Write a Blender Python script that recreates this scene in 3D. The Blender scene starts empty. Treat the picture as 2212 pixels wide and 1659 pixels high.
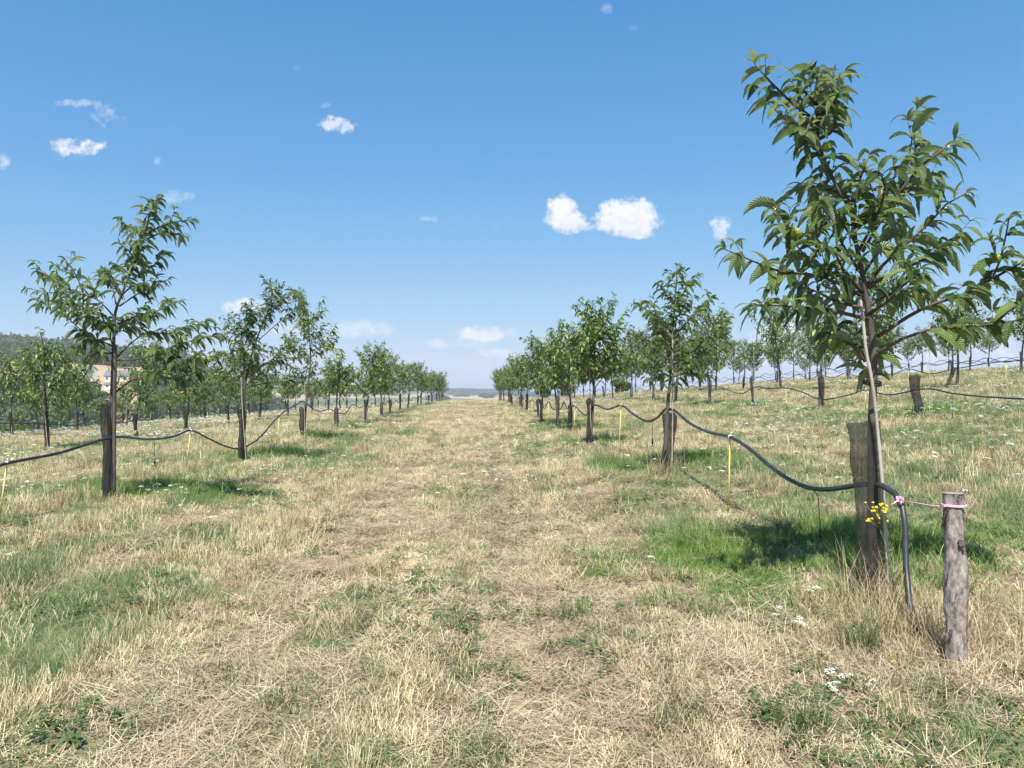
import bpy, math, random
import numpy as np
from mathutils import Vector, Matrix
R = math.radians
random.seed(7); rng = np.random.default_rng(11)
scene = bpy.context.scene
COL = scene.collection

# ---------------------------------------------------------------- camera
EYE = 1.56
cam_d = bpy.data.cameras.new('camera'); cam = bpy.data.objects.new('camera', cam_d); COL.objects.link(cam)
cam.location = (0, 0, EYE); cam.rotation_euler = (R(90), 0, 0)
cam_d.sensor_width = 36; cam_d.lens = 27.03; cam_d.shift_y = 0.0088
cam_d.clip_start = 0.05; cam_d.clip_end = 12000
scene.camera = cam
scene.view_settings.view_transform = 'Standard'; scene.view_settings.look = 'None'
scene.view_settings.gamma = 1; scene.view_settings.use_curve_mapping = False
EXPO = 0.86
scene.view_settings.exposure = EXPO
scene.render.engine = 'CYCLES'
scene.cycles.max_bounces = 6; scene.cycles.transparent_max_bounces = 12
scene.cycles.volume_bounces = 0; scene.cycles.diffuse_bounces = 3

# ---------------------------------------------------------------- sun and sky
SUN = Vector((-0.10, -0.52, 0.85)).normalized()
sd = bpy.data.lights.new('sun', 'SUN'); so = bpy.data.objects.new('sun', sd); COL.objects.link(so)
sd.energy = 5.0; sd.angle = R(0.53); sd.color = (1.0, 0.955, 0.89)
so.rotation_euler = SUN.to_track_quat('Z', 'Y').to_euler(); so.location = (0, -20, 40)

W = bpy.data.worlds.new('World'); scene.world = W; W.use_nodes = True
nt = W.node_tree; nt.nodes.clear()
def N(t, **k):
    n = nt.nodes.new(t)
    for a, b in k.items(): setattr(n, a, b)
    return n
def MA(op, a, b=None, c=None, clamp=False):
    n = N('ShaderNodeMath', operation=op); n.use_clamp = clamp
    for i, v in enumerate((a, b, c)):
        if v is None: continue
        if isinstance(v, (int, float)): n.inputs[i].default_value = v
        else: nt.links.new(v, n.inputs[i])
    return n.outputs[0]
sky = N('ShaderNodeTexSky', sky_type='NISHITA'); sky.sun_disc = False
sky.sun_elevation = math.asin(SUN.z); sky.sun_rotation = math.atan2(SUN.x, SUN.y)
sky.altitude = 200; sky.air_density = 1.0; sky.dust_density = 0.9; sky.ozone_density = 1.3
sep = N('ShaderNodeSeparateColor'); nt.links.new(sky.outputs[0], sep.inputs[0]); cmb = N('ShaderNodeCombineColor')
EX = 2**EXPO          # camera-like colour response of the sky
for c_, (a_, g_) in enumerate(((.70, 1.38), (.725, .76), (.90, .44))):
    v_ = MA('MULTIPLY', MA('POWER', MA('MULTIPLY', sep.outputs[c_], .1*1.537), g_), a_/EX/.1); nt.links.new(v_, cmb.inputs[c_])
bg = N('ShaderNodeBackground'); bg.inputs[1].default_value = 0.10
nt.links.new(cmb.outputs[0], bg.inputs[0])
tc = N('ShaderNodeTexCoord'); sp = N('ShaderNodeSeparateXYZ'); nt.links.new(tc.outputs['Generated'], sp.inputs[0])
yy = MA('MAXIMUM', sp.outputs[1], 0.02)
U = MA('DIVIDE', sp.outputs[0], yy); V = MA('DIVIDE', sp.outputs[2], yy)
cb = N('ShaderNodeCombineXYZ'); nt.links.new(U, cb.inputs[0]); nt.links.new(V, cb.inputs[1])
def noise(scale, detail, rough, dist=0.0, z=0.0):
    n = N('ShaderNodeTexNoise'); n.inputs['Scale'].default_value = scale; n.inputs['Detail'].default_value = detail
    n.inputs['Roughness'].default_value = rough; n.inputs['Distortion'].default_value = dist
    if z:
        c2 = N('ShaderNodeVectorMath', operation='ADD'); nt.links.new(cb.outputs[0], c2.inputs[0]); c2.inputs[1].default_value = (z, z*.7, z)
        nt.links.new(c2.outputs[0], n.inputs['Vector'])
    else: nt.links.new(cb.outputs[0], n.inputs['Vector'])
    return n.outputs['Fac']
n1 = noise(30, 6, .6, 0.0, 1.37); n2 = noise(90, 5, .62, 0.0, 3.1); n3 = noise(16, 5, .6, 0.0, 7.7)
CL = [ # x, y, rx, ry on the 2212-wide picture, density, edge noise, sharpness
 (1218,478,50,28,1.0,1.0,7),(1214,448,31,31,1.0,.9,7),(1240,488,42,13,.8,1.0,5),
 (1354,478,74,32,1.0,.8,8),(1350,464,56,37,1.0,.8,8),(1384,456,34,30,.9,.8,8),(1364,502,50,16,.9,.8,7),
 (1556,486,20,16,.75,1.0,4),(1556,505,14,14,.6,1.0,4),
 (172,320,48,16,.9,1.3,3),(145,308,26,10,.7,1.3,3),(165,224,34,9,.5,1.4,2.5),(224,246,26,20,.5,1.6,2.2),(250,256,22,7,.4,1.4,2.2),
 (718,268,24,14,.7,1.6,3),(750,272,20,12,.65,1.6,3),(702,228,12,6,.3,1.4,2),(925,473,20,7,.5,1.2,2.5),(4,350,14,14,.6,1.2,3),(340,345,8,9,.4,1,2.5),
 (376,425,34,12,.4,1.3,2),(1312,18,12,10,.35,1.2,2),(1366,60,12,7,.2,1.2,2),(1072,488,14,4,.25,1.2,2),(640,146,8,5,.2,1,2),
 (525,662,44,15,.9,1.,4),(500,668,30,8,.5,1.1,3),(780,710,66,20,.6,1.0,3),(640,712,60,16,.5,1.2,2.5),
 (1036,722,46,16,1.,.9,4),(1104,718,14,9,.5,1.0,3),(945,742,32,11,.7,1.,3),(1072,763,34,11,.7,1.,3),(1010,740,50,10,.4,1.1,2.5),
 (1500,770,120,26,.5,1.2,2),(1690,735,56,38,1.0,.9,5),(1660,770,80,26,.8,1.0,3),(1830,770,90,34,.7,1.1,2.5),(2000,775,90,34,.75,1.1,3),
 (2130,755,70,30,.8,1.1,3),(2180,700,50,22,.4,1.1,2),(1000,790,160,22,.3,1.2,1.6),(820,780,160,20,.25,1.2,1.6)]
dens = None; shade = None
for (X, Y, rx, ry, a, en, sh) in CL:
    dx = MA('MULTIPLY', MA('SUBTRACT', U, (X-1106)/1661), 1661/rx/1.25)
    dy = MA('MULTIPLY', MA('SUBTRACT', V, (849-Y)/1661), 1661/ry/1.25)
    r2 = MA('ADD', MA('MULTIPLY', dx, dx), MA('MULTIPLY', dy, dy))
    e = MA('SUBTRACT', 1.0, r2)
    nn = MA('ADD', MA('MULTIPLY', MA('SUBTRACT', n1, .5), (1.5 if sh > 6 else 2.9)*en), MA('MULTIPLY', MA('SUBTRACT', n2, .5), (1.5 if sh > 6 else 2.4)*en))
    e = MA('ADD', e, MA('SUBTRACT', nn, .30 if sh > 6 else .08))
    e = MA('MULTIPLY', MA('MULTIPLY', e, sh*.30, clamp=True), a)
    dens = e if dens is None else MA('MAXIMUM', dens, e)
    if rx in (74, 50) and ry > 20 and a >= .95:
        s = MA('MULTIPLY', MA('MULTIPLY', dy, -.55), MA('LESS_THAN', r2, 2.5))
        shade = s if shade is None else MA('ADD', shade, s)
# thin veil of far cloud banks low over the horizon
veil = MA('MULTIPLY', MA('MULTIPLY_ADD', n3, 3.0, -1.25, clamp=True), MA('MULTIPLY_ADD', V, -7.0, .62, clamp=True))
dens = MA('MAXIMUM', dens, MA('MULTIPLY', veil, .5))
dens = MA('MULTIPLY', dens, MA('GREATER_THAN', sp.outputs[1], 0.05))
shf = MA('ADD', MA('MULTIPLY', shade, .5), MA('MULTIPLY', MA('SUBTRACT', .5, n2), 1.6))
shf = MA('MULTIPLY_ADD', shf, 1.15, .26, clamp=True)
cm = N('ShaderNodeMix', data_type='RGBA'); nt.links.new(shf, cm.inputs[0])
cm.inputs[6].default_value = (.56, .565, .58, 1); cm.inputs[7].default_value = (.41, .43, .49, 1)
bg2 = N('ShaderNodeBackground'); bg2.inputs[1].default_value = 1.0; nt.links.new(cm.outputs[2], bg2.inputs[0])
mx = N('ShaderNodeMixShader'); nt.links.new(dens, mx.inputs[0]); nt.links.new(bg.outputs[0], mx.inputs[1]); nt.links.new(bg2.outputs[0], mx.inputs[2])
wo = N('ShaderNodeOutputWorld'); nt.links.new(mx.outputs[0], wo.inputs[0])

# ---------------------------------------------------------------- helpers
def px(X, Y, d):            # a point seen at (X, Y) of the 2212x1659 picture, d metres ahead
    return np.array(((X-1106)/1661*d, d, EYE+(849-Y)/1661*d))
def vn(x, y, s):
    x = np.asarray(x, float); y = np.asarray(y, float)
    xi = np.floor(x).astype(np.int64); yi = np.floor(y).astype(np.int64); fx = x-xi; fy = y-yi
    fx = fx*fx*(3-2*fx); fy = fy*fy*(3-2*fy)
    def h(a, b):
        v = (a*374761393 + b*668265263 + s*1442695041) & 0xffffffff
        v = ((v ^ (v >> 13))*1274126177) & 0xffffffff
        return ((v ^ (v >> 16)) & 0xffff)/65535.0
    return (h(xi, yi)*(1-fx)+h(xi+1, yi)*fx)*(1-fy)+(h(xi, yi+1)*(1-fx)+h(xi+1, yi+1)*fx)*fy
def fbm(x, y, s, o=4):
    t = 0; a = .5; n = 0
    for i in range(o):
        t = t+a*vn(np.asarray(x)*2**i+i*17.3, np.asarray(y)*2**i-i*9.1, s+i); n += a; a *= .5
    return t/n
def sst(a, b, x):
    t = np.clip((x-a)/(b-a), 0, 1); return t*t*(3-2*t)
VP = .0425
OX = [-260,-200,-150,-90,-60,-45,-37.7,-29.6,-21.5,-13.4,-5.3,0,2.85,6,11,19,27,35,45,60,90,160]
OZ = [-24,-24,-22,-15,-8.5,-4.6,-2.7,-1.3,-.5,-.18,.10,.0,.16,.5,1.0,1.75,2.5,3.1,3.6,3.8,3.4,0]
def height(x, y):
    x = np.asarray(x, float); y = np.asarray(y, float)
    o = x+VP*y
    z = np.interp(o, OX, OZ)
    z = np.where(o > 0, z*(1-.0042*np.clip(y-72, 0, 150)), z)
    al = np.exp(-((o+1)/9.0)**2)
    z = z+al*np.interp(y, [0, 10, 30, 60, 85, 110], [0, .0, .08, .32, .5, .35])
    z = z+.24*np.exp(-((o-2.85)/2.0)**2)*np.interp(y, [5, 9, 11.5, 16, 24, 40], [0, .4, 1, .4, .6, .2])
    m = (1-sst(60, 110, y))
    z = z+(fbm(x*.9, y*.9, 3, 3)-.5)*.10*m+(fbm(x*.22, y*.22, 5, 2)-.5)*.16*m
    z = z-.05*np.exp(-((o-.25)/.3)**2)*m-.04*np.exp(-((o+1.35)/.3)**2)*m
    drop = sst(112, 300, y)
    z = z*(1-drop)+(-24.)*drop
    D = np.clip(y, 1, None); u = np.clip(x/D, -.9, .9)
    w = sst(-.26, -.46, u)
    crest = np.interp(u, [-.7, -.55, -.45, -.38, -.3], [.078, .067, .052, .038, .022])
    hillA = np.interp(D, [200, 300, 380, 450, 520, 700, 1000], [0, 2, 22, 32, 42, 0, 0])
    hillA = np.where(D > 520, np.interp(D, [520, 700, 1000, 1500], [0, 1, .8, .2])*(crest*700-14+24-42)+42*(1-sst(900, 1500, D)), hillA)
    cB = np.interp(u, [-.9, -.45, -.38, -.3, -.1, -.05, .0, .04, .12, .9], [.045, .04, .030, .0165, .0035, .0028, .0022, -.001, -.003, -.003])
    hillB = np.interp(D, [900, 1500, 1900, 2600, 3200, 5000], [0, .45, .55, 1, .95, .6])*(cB*2600+1.5+24)
    hillB = hillB+(fbm(x/260, y/260, 21, 3)-.5)*14*sst(900, 1500, D)*(1-sst(2300, 2600, D))
    z = z+np.maximum(hillA*w, hillB)*(y > 150)+(fbm(x/60, y/60, 31, 3)-.5)*4*sst(180, 400, y)
    return z
def H(x, y): return float(height(x, y))

def mat(name):
    m = bpy.data.materials.new(name); m.use_nodes = True; t = m.node_tree
    return m, t, t.nodes['Principled BSDF'], t.nodes['Material Output']
def tn(t, kind, **k):
    n = t.nodes.new(kind)
    for a, b in k.items():
        if a in n.inputs.keys() if isinstance(a, str) else False: n.inputs[a].default_value = b
        else: setattr(n, a, b)
    return n
def ramp(t, fac, stops):
    r = t.nodes.new('ShaderNodeValToRGB'); t.links.new(fac, r.inputs[0]); e = r.color_ramp.elements
    e[0].position, e[0].color = stops[0][0], (*stops[0][1], 1); e[1].position, e[1].color = stops[-1][0], (*stops[-1][1], 1)
    for p, c in stops[1:-1]:
        q = e.new(p); q.color = (*c, 1)
    return r.outputs[0]
def noisy(name, c1, c2, scale=20, rough=.8, bump=.0, stretch=(1, 1, 1), bscale=None, spec=.3):
    m, t, b, o = mat(name)
    tc = t.nodes.new('ShaderNodeTexCoord'); mp = t.nodes.new('ShaderNodeMapping'); mp.inputs['Scale'].default_value = stretch
    t.links.new(tc.outputs['Object'], mp.inputs[0])
    n = t.nodes.new('ShaderNodeTexNoise'); n.inputs['Scale'].default_value = scale; n.inputs['Detail'].default_value = 5; n.inputs['Roughness'].default_value = .65
    t.links.new(mp.outputs[0], n.inputs['Vector'])
    t.links.new(ramp(t, n.outputs['Fac'], [(.33, c1), (.68, c2)]), b.inputs['Base Color'])
    b.inputs['Roughness'].default_value = rough; b.inputs['Specular IOR Level'].default_value = spec
    if bump:
        n2 = t.nodes.new('ShaderNodeTexNoise'); n2.inputs['Scale'].default_value = bscale or scale*2; n2.inputs['Detail'].default_value = 4
        t.links.new(mp.outputs[0], n2.inputs['Vector'])
        bp = t.nodes.new('ShaderNodeBump'); bp.inputs['Strength'].default_value = bump; bp.inputs['Distance'].default_value = .01
        t.links.new(n2.outputs['Fac'], bp.inputs['Height']); t.links.new(bp.outputs[0], b.inputs['Normal'])
    return m
def leafy(name, stops, trans=.3, rough=.45, spec=.4, attr='tint', veins=False, patch=None, tcol=1.3):
    m, t, b, o = mat(name)
    if attr == 'tint':
        a = t.nodes.new('ShaderNodeAttribute'); a.attribute_name = 'tint'; fac = a.outputs['Fac']
    else:
        a = t.nodes.new('ShaderNodeObjectInfo'); fac = a.outputs['Random']
    col = ramp(t, fac, stops)
    if patch:
        g = t.nodes.new('ShaderNodeNewGeometry'); n = t.nodes.new('ShaderNodeTexNoise'); n.inputs['Scale'].default_value = patch[0]; n.inputs['Detail'].default_value = 4
        mpp = t.nodes.new('ShaderNodeMapping'); mpp.inputs['Scale'].default_value = (2.7, .27, 1); mpp.inputs['Rotation'].default_value = (0, 0, .05); t.links.new(g.outputs['Position'], mpp.inputs[0]); t.links.new(mpp.outputs[0], n.inputs['Vector']); n.inputs['Roughness'].default_value = .62
        mxx = t.nodes.new('ShaderNodeMix'); mxx.data_type = 'RGBA'; mxx.blend_type = 'MULTIPLY'; mxx.inputs[0].default_value = 1
        t.links.new(col, mxx.inputs[6]); t.links.new(ramp(t, n.outputs['Fac'], patch[1]), mxx.inputs[7]); col = mxx.outputs[2]
    if veins:
        g = t.nodes.new('ShaderNodeNewGeometry')
        mb = t.nodes.new('ShaderNodeMix'); mb.data_type = 'RGBA'; t.links.new(g.outputs['Backfacing'], mb.inputs[0]); t.links.new(col, mb.inputs[6])
        mb.inputs[7].default_value = (.25, .31, .18, 1)
        uv = t.nodes.new('ShaderNodeUVMap'); s = t.nodes.new('ShaderNodeSeparateXYZ'); t.links.new(uv.outputs[0], s.inputs[0])
        def M(op, a, c):
            q = t.nodes.new('ShaderNodeMath'); q.operation = op
            for i, v in enumerate((a, c)):
                if isinstance(v, (int, float)): q.inputs[i].default_value = v
                elif v is not None: t.links.new(v, q.inputs[i])
            return q.outputs[0]
        ph = M('SUBTRACT', M('MULTIPLY', s.outputs[1], 95.), M('MULTIPLY', M('ABSOLUTE', M('SUBTRACT', s.outputs[0], .5), None), 22.))
        wv = M('SINE', ph, None)
        bp = t.nodes.new('ShaderNodeBump'); bp.inputs['Strength'].default_value = .9; bp.inputs['Distance'].default_value = .004
        t.links.new(wv, bp.inputs['Height']); t.links.new(bp.outputs[0], b.inputs['Normal'])
        vm = t.nodes.new('ShaderNodeMix'); vm.data_type = 'RGBA'
        mid = M('LESS_THAN', M('ABSOLUTE', M('SUBTRACT', s.outputs[0], .5), None), .045)
        vf = M('MAXIMUM', mid, M('MULTIPLY', M('GREATER_THAN', wv, .9), .5))
        t.links.new(M('MULTIPLY', vf, .55), vm.inputs[0]); t.links.new(mb.outputs[2], vm.inputs[6]); vm.inputs[7].default_value = (.16, .22, .06, 1)
        col = vm.outputs[2]
    t.links.new(col, b.inputs['Base Color']); b.inputs['Roughness'].default_value = rough; b.inputs['Specular IOR Level'].default_value = spec
    tr = t.nodes.new('ShaderNodeBsdfTranslucent')
    mc = t.nodes.new('ShaderNodeMix'); mc.data_type = 'RGBA'; mc.blend_type = 'MULTIPLY'; mc.inputs[0].default_value = 1
    t.links.new(col, mc.inputs[6]); mc.inputs[7].default_value = (tcol, tcol*1.08, tcol*.5, 1); t.links.new(mc.outputs[2], tr.inputs[0])
    ms = t.nodes.new('ShaderNodeMixShader'); ms.inputs[0].default_value = trans
    t.links.new(b.outputs[0], ms.inputs[1]); t.links.new(tr.outputs[0], ms.inputs[2]); t.links.new(ms.outputs[0], o.inputs[0])
    return m

M_leaf = leafy('chestnut_leaf', [(0, (.030, .072, .024)), (.4, (.070, .130, .036)), (.7, (.15, .215, .058)), (1, (.28, .33, .12))], .27, .30, .65, veins=True, tcol=1.5)
M_leaf_far = leafy('chestnut_leaf_far', [(0, (.050, .092, .028)), (.4, (.105, .168, .042)), (.75, (.19, .245, .062)), (1, (.30, .33, .10))], .30, .42, .5, tcol=1.5)
M_bark = noisy('smooth_grey_bark', (.050, .042, .038), (.125, .105, .095), 14, .75, .5, (1, 1, .35), 30)
M_twig = noisy('red_brown_twig', (.055, .036, .028), (.115, .08, .06), 30, .6)
M_burr = noisy('chestnut_burr', (.22, .30, .05), (.46, .51, .10), 70, .7)
M_cane = noisy('weathered_bamboo', (.28, .25, .215), (.50, .45, .39), 12, .6, .2, (1, 1, .15))
M_yel = noisy('yellow_fibreglass', (.62, .46, .10), (.78, .62, .20), 8, .45)
M_pipe = noisy('black_polyethylene', (.010, .011, .014), (.045, .046, .050), 5, .42, 0, spec=.5)
M_white = noisy('white_plastic', (.62, .62, .60), (.78, .78, .76), 10, .5)
M_blue = noisy('blue_plastic', (.05, .16, .22), (.08, .22, .30), 10, .5)
M_pink = noisy('pink_twine', (.72, .36, .50), (.85, .52, .64), 60, .7)
M_post = noisy('barked_post', (.055, .040, .034), (.44, .385, .345), 17, .9, .9, (1.8, 1.8, .8), 30)
M_cut = noisy('cut_wood', (.16, .13, .10), (.36, .31, .25), 25, .85, .6)
M_bark2 = noisy('loose_bark', (.045, .033, .028), (.12, .09, .075), 20, .9, .6)
M_tie = noisy('black_tie', (.012, .012, .013), (.03, .03, .03), 20, .6)
def netmat(name, fac, c):
    m, t, b, o = mat(name)
    b.inputs['Roughness'].default_value = .6
    tcn = t.nodes.new('ShaderNodeTexCoord'); n = t.nodes.new('ShaderNodeTexNoise'); n.inputs['Scale'].default_value = 7; n.inputs['Detail'].default_value = 4; n.inputs['Distortion'].default_value = 1.4
    t.links.new(tcn.outputs['Object'], n.inputs['Vector'])
    t.links.new(ramp(t, n.outputs['Fac'], [(.3, (c*.6, c*.6, c*.6)), (.7, (c*2.2, c*2.1, c*1.9))]), b.inputs['Base Color'])
    w = t.nodes.new('ShaderNodeTexWave'); w.inputs['Scale'].default_value = 9; w.inputs['Distortion'].default_value = 6; w.inputs['Detail'].default_value = 2
    t.links.new(tcn.outputs['Object'], w.inputs['Vector'])
    mr = t.nodes.new('ShaderNodeMapRange'); mr.inputs['To Min'].default_value = fac-.07; mr.inputs['To Max'].default_value = fac+.09
    t.links.new(w.outputs['Fac'], mr.inputs['Value'])
    tr = t.nodes.new('ShaderNodeBsdfTransparent'); ms = t.nodes.new('ShaderNodeMixShader')
    t.links.new(mr.outputs[0], ms.inputs[0]); t.links.new(tr.outputs[0], ms.inputs[1]); t.links.new(b.outputs[0], ms.inputs[2]); t.links.new(ms.outputs[0], o.inputs[0])
    return m
M_net = netmat('black_shade_net', .56, .020)
M_net_far = netmat('black_shade_net_dense', .64, .009)

class MB:
    def __init__(s): s.v = []; s.f = []; s.m = []
    def tube(s, pts, rad, n=8, cap=True, mi=0, ell=None):
        pts = [np.asarray(p, float) for p in pts]; k = len(pts); base = len(s.v)
        if not hasattr(rad, '__len__'): rad = [rad]*k
        pv = None
        for i, p in enumerate(pts):
            t = pts[min(i+1, k-1)]-pts[max(i-1, 0)]; t = t/(np.linalg.norm(t)+1e-9)
            if pv is None:
                a = np.array((1., 0, 0)) if abs(t[0]) < .9 else np.array((0, 1., 0)); pv = a
            e1 = pv-t*np.dot(pv, t); e1 /= np.linalg.norm(e1)+1e-9; e2 = np.cross(t, e1); pv = e1
            for j in range(n):
                an = 2*math.pi*j/n; q = (ell or (1, 1))
                s.v.append(p+rad[i]*(e1*math.cos(an)*q[0]+e2*math.sin(an)*q[1]))
        for i in range(k-1):
            for j in range(n):
                a = base+i*n+j; b = base+i*n+(j+1) % n
                s.f.append((a, b, b+n, a+n)); s.m.append(mi)
        if cap:
            s.f.append(tuple(base+j for j in range(n))[::-1]); s.m.append(mi)
            s.f.append(tuple(base+(k-1)*n+j for j in range(n))); s.m.append(mi)
    def poly(s, verts, faces, mi=0):
        b = len(s.v); s.v += [np.asarray(v, float) for v in verts]
        for f in faces: s.f.append(tuple(b+i for i in f)); s.m.append(mi)
    def box(s, c, d, mi=0, rz=0):
        cx, cy, cz = c; x, y, z = d[0]/2, d[1]/2, d[2]/2; cr, sr = math.cos(rz), math.sin(rz)
        vs = [(cx+a*x*cr-b*y*sr, cy+a*x*sr+b*y*cr, cz+e*z) for e in (-1, 1) for a, b in ((-1, -1), (1, -1), (1, 1), (-1, 1))]
        s.poly(vs, [(3, 2, 1, 0), (4, 5, 6, 7), (0, 1, 5, 4), (1, 2, 6, 5), (2, 3, 7, 6), (3, 0, 4, 7)], mi)
    def mesh(s, name, mats, smooth=True):
        me = bpy.data.meshes.new(name); me.from_pydata([tuple(v) for v in s.v], [], s.f)
        for m in (mats if isinstance(mats, (list, tuple)) else [mats]): me.materials.append(m)
        me.polygons.foreach_set('material_index', s.m); me.polygons.foreach_set('use_smooth', [smooth]*len(s.f)); me.update()
        return me
def link(name, me, parent=None, loc=None):
    o = bpy.data.objects.new(name, me); COL.objects.link(o)
    if parent is not None: o.parent = parent
    if loc is not None: o.location = loc
    return o
def empty(name, loc, rz=0): 
    o = bpy.data.objects.new(name, None); COL.objects.link(o); o.location = loc; o.rotation_euler = (0, 0, rz); o.empty_display_size = .2
    return o
def tag(o, label=None, cat=None, group=None, kind=None):
    if label: o['label'] = label
    if cat: o['category'] = cat
    if group: o['group'] = group
    if kind: o['kind'] = kind
    return o
def npmesh(name, V, F, mats, uv=None, tint=None, smooth=True):
    me = bpy.data.meshes.new(name); nv, nf = len(V), len(F); k = F.shape[1]
    me.vertices.add(nv); me.vertices.foreach_set('co', V.astype(np.float32).ravel())
    me.loops.add(nf*k); me.loops.foreach_set('vertex_index', F.astype(np.int32).ravel())
    me.polygons.add(nf); me.polygons.foreach_set('loop_start', np.arange(nf, dtype=np.int32)*k)
    me.polygons.foreach_set('use_smooth', np.full(nf, smooth))
    if uv is not None:
        l = me.uv_layers.new(name='UVMap'); l.data.foreach_set('uv', uv[F.ravel()].astype(np.float32).ravel())
    if tint is not None:
        a = me.attributes.new('tint', 'FLOAT', 'POINT'); a.data.foreach_set('value', tint.astype(np.float32))
    for m in (mats if isinstance(mats, (list, tuple)) else [mats]): me.materials.append(m)
    me.update(calc_edges=True); me.validate()
    return me

# ---------------------------------------------------------------- rows of the orchard
def rowpos(o, d): return o-VP*d, d
ROWS = {
 'L1': (-5.3, [10.4, 17.1, 23.2]+[29.4+6.2*i for i in range(15)]),
 'R1': (2.85, [5.3, 11.5, 18.5, 24.9, 28.6, 32.2]+[38.5+6.2*i for i in range(13)]),
 'R2': (11.0, [19.0, 24.7, 30.9, 37.0]+[43.2+6.2*i for i in range(11)]),
 'R3': (19.1, [30.5+6.2*i for i in range(13)]), 'R4': (27.2, [38.5+6.2*i for i in range(12)]),
 'R5': (35.3, [49+6.2*i for i in range(10)]), 'R6': (43.4, [59+6.2*i for i in range(8)]),
 'L2': (-13.4, [23.2+6.2*i for i in range(15)]), 'L3': (-21.5, [34.7+6.2*i for i in range(13)]),
 'L4': (-29.6, [45+6.2*i for i in range(11)]), 'L5': (-37.7, [57+6.2*i for i in range(9)])}
RNAME = {'L1': 'row left of the grass alley', 'R1': 'row right of the grass alley', 'R2': 'second row up the right slope', 'R3': 'third row up the right slope',
 'R4': 'fourth row up the right slope', 'R5': 'fifth row up the right slope', 'R6': 'sixth row up the right slope', 'L2': 'second row out on the left',
 'L3': 'third row out on the left', 'L4': 'fourth row out on the left', 'L5': 'outermost row seen on the left'}
ORD = ['nearest', 'second', 'third', 'fourth', 'fifth', 'sixth', 'seventh', 'eighth']
jit = {}
for k, (o, ds) in ROWS.items():
    for i, d in enumerate(ds):
        fix = (k, i) in (('L1', 0), ('L1', 1), ('L1', 2), ('R1', 0), ('R1', 1), ('R1', 2), ('R2', 0), ('R2', 1), ('R2', 2))
        jit[k, i] = (0, 0) if fix else (random.uniform(-.3, .3), random.uniform(-.35, .35))
TREEPOS = {}
for k, (o, ds) in ROWS.items():
    for i, d in enumerate(ds):
        x, y = rowpos(o, d); TREEPOS[k, i] = (x+jit[k, i][0], y+jit[k, i][1])
TREEPOS['L1', 0] = (-5.49, 10.4); TREEPOS['L1', 1] = (-5.99, 17.1); TREEPOS['L1', 2] = (-6.31, 23.2)
TREEPOS['R1', 0] = (2.49, 5.3); TREEPOS['R1', 1] = (2.29, 11.5); TREEPOS['R1', 2] = (1.87, 18.5)
TREEPOS['R2', 0] = (10.17, 19.0); TREEPOS['R2', 1] = (9.94, 24.7); TREEPOS['R2', 2] = (9.7, 30.9)
tp = np.array(list(TREEPOS.values()))

# ---------------------------------------------------------------- ground
def green_mask(x, y):
    x = np.asarray(x, float); y = np.asarray(y, float); o = x+VP*y
    g = (fbm(x*.55, y*.38, 41, 4)-.5)*1.9+.46+(fbm(o*2.6, y*.16, 43, 3)-.5)*1.6
    g = g+(fbm(x*2.6, y*1.9, 47, 3)-.5)*1.9
    g = g+.06*sst(-1.5, -4, o)+.22*sst(3, 7, o)-.24*np.exp(-((o+.9)/1.9)**2)-.12*sst(12, 30, y)*np.exp(-((o+.5)/3.)**2)
    g = g-.12*sst(10, 40, y)-.2*np.exp(-((x-2.6)/1.3)**2-((y-3.7)/.8)**2)
    return np.clip(g+np.maximum(tree_wet_shade(x, y), 0)-.6*np.exp(-((x-2.2)/.8)**2-((y-4.3)/.5)**2)-.3*np.exp(-((x-1.4)/1.8)**2-((y-3.6)/.7)**2), 0, 1)
def tree_wet_shade(x, y):  # sprinkler-watered grass and the crown's cast shade, both put into the green colour
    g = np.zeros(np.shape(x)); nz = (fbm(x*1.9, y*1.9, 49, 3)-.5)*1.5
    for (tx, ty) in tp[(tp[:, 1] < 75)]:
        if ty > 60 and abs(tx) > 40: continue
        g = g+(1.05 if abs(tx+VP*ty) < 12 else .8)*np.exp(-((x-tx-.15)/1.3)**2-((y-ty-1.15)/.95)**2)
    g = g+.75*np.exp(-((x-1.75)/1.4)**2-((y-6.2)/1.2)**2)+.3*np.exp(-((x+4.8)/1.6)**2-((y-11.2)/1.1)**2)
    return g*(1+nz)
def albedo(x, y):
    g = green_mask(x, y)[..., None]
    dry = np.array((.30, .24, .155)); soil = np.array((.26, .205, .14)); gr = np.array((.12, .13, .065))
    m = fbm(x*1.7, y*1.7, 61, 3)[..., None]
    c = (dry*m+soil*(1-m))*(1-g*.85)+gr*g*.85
    # distant country: stubble fields, meadows and woods in patches
    a = .45; xr = x*math.cos(a)-y*math.sin(a); yr = x*math.sin(a)+y*math.cos(a)
    q = vn(np.floor(xr/130+.35*fbm(yr/90, xr/90, 3, 2)), np.floor(yr/210), 77)[..., None]
    fld = np.where(q < .52, np.array((.36, .285, .17)), np.where(q < .74, np.array((.115, .135, .05)), np.array((.035, .055, .022))))
    D = np.asarray(y)[..., None]; f = sst(140, 260, D)
    return c*(1-f)+fld*f
nx, ny = 620, 560
tx_ = np.linspace(-1, 1, nx); ax = 9.; X = ax*np.sinh(tx_*math.asinh(3600/ax))
ty_ = np.linspace(math.asinh((-14-5)/7.), math.asinh((5200-5)/7.), ny); Yg = 5+7.*np.sinh(ty_)
gx, gy = np.meshgrid(X, Yg); gz = height(gx, gy)
Vg = np.stack([gx, gy, gz], -1).reshape(-1, 3); ii = np.arange(nx*ny).reshape(ny, nx)
Fg = np.stack([ii[:-1, :-1], ii[:-1, 1:], ii[1:, 1:], ii[1:, :-1]], -1).reshape(-1, 4)
m, t, b, o_ = mat('dry_field_soil')
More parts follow.
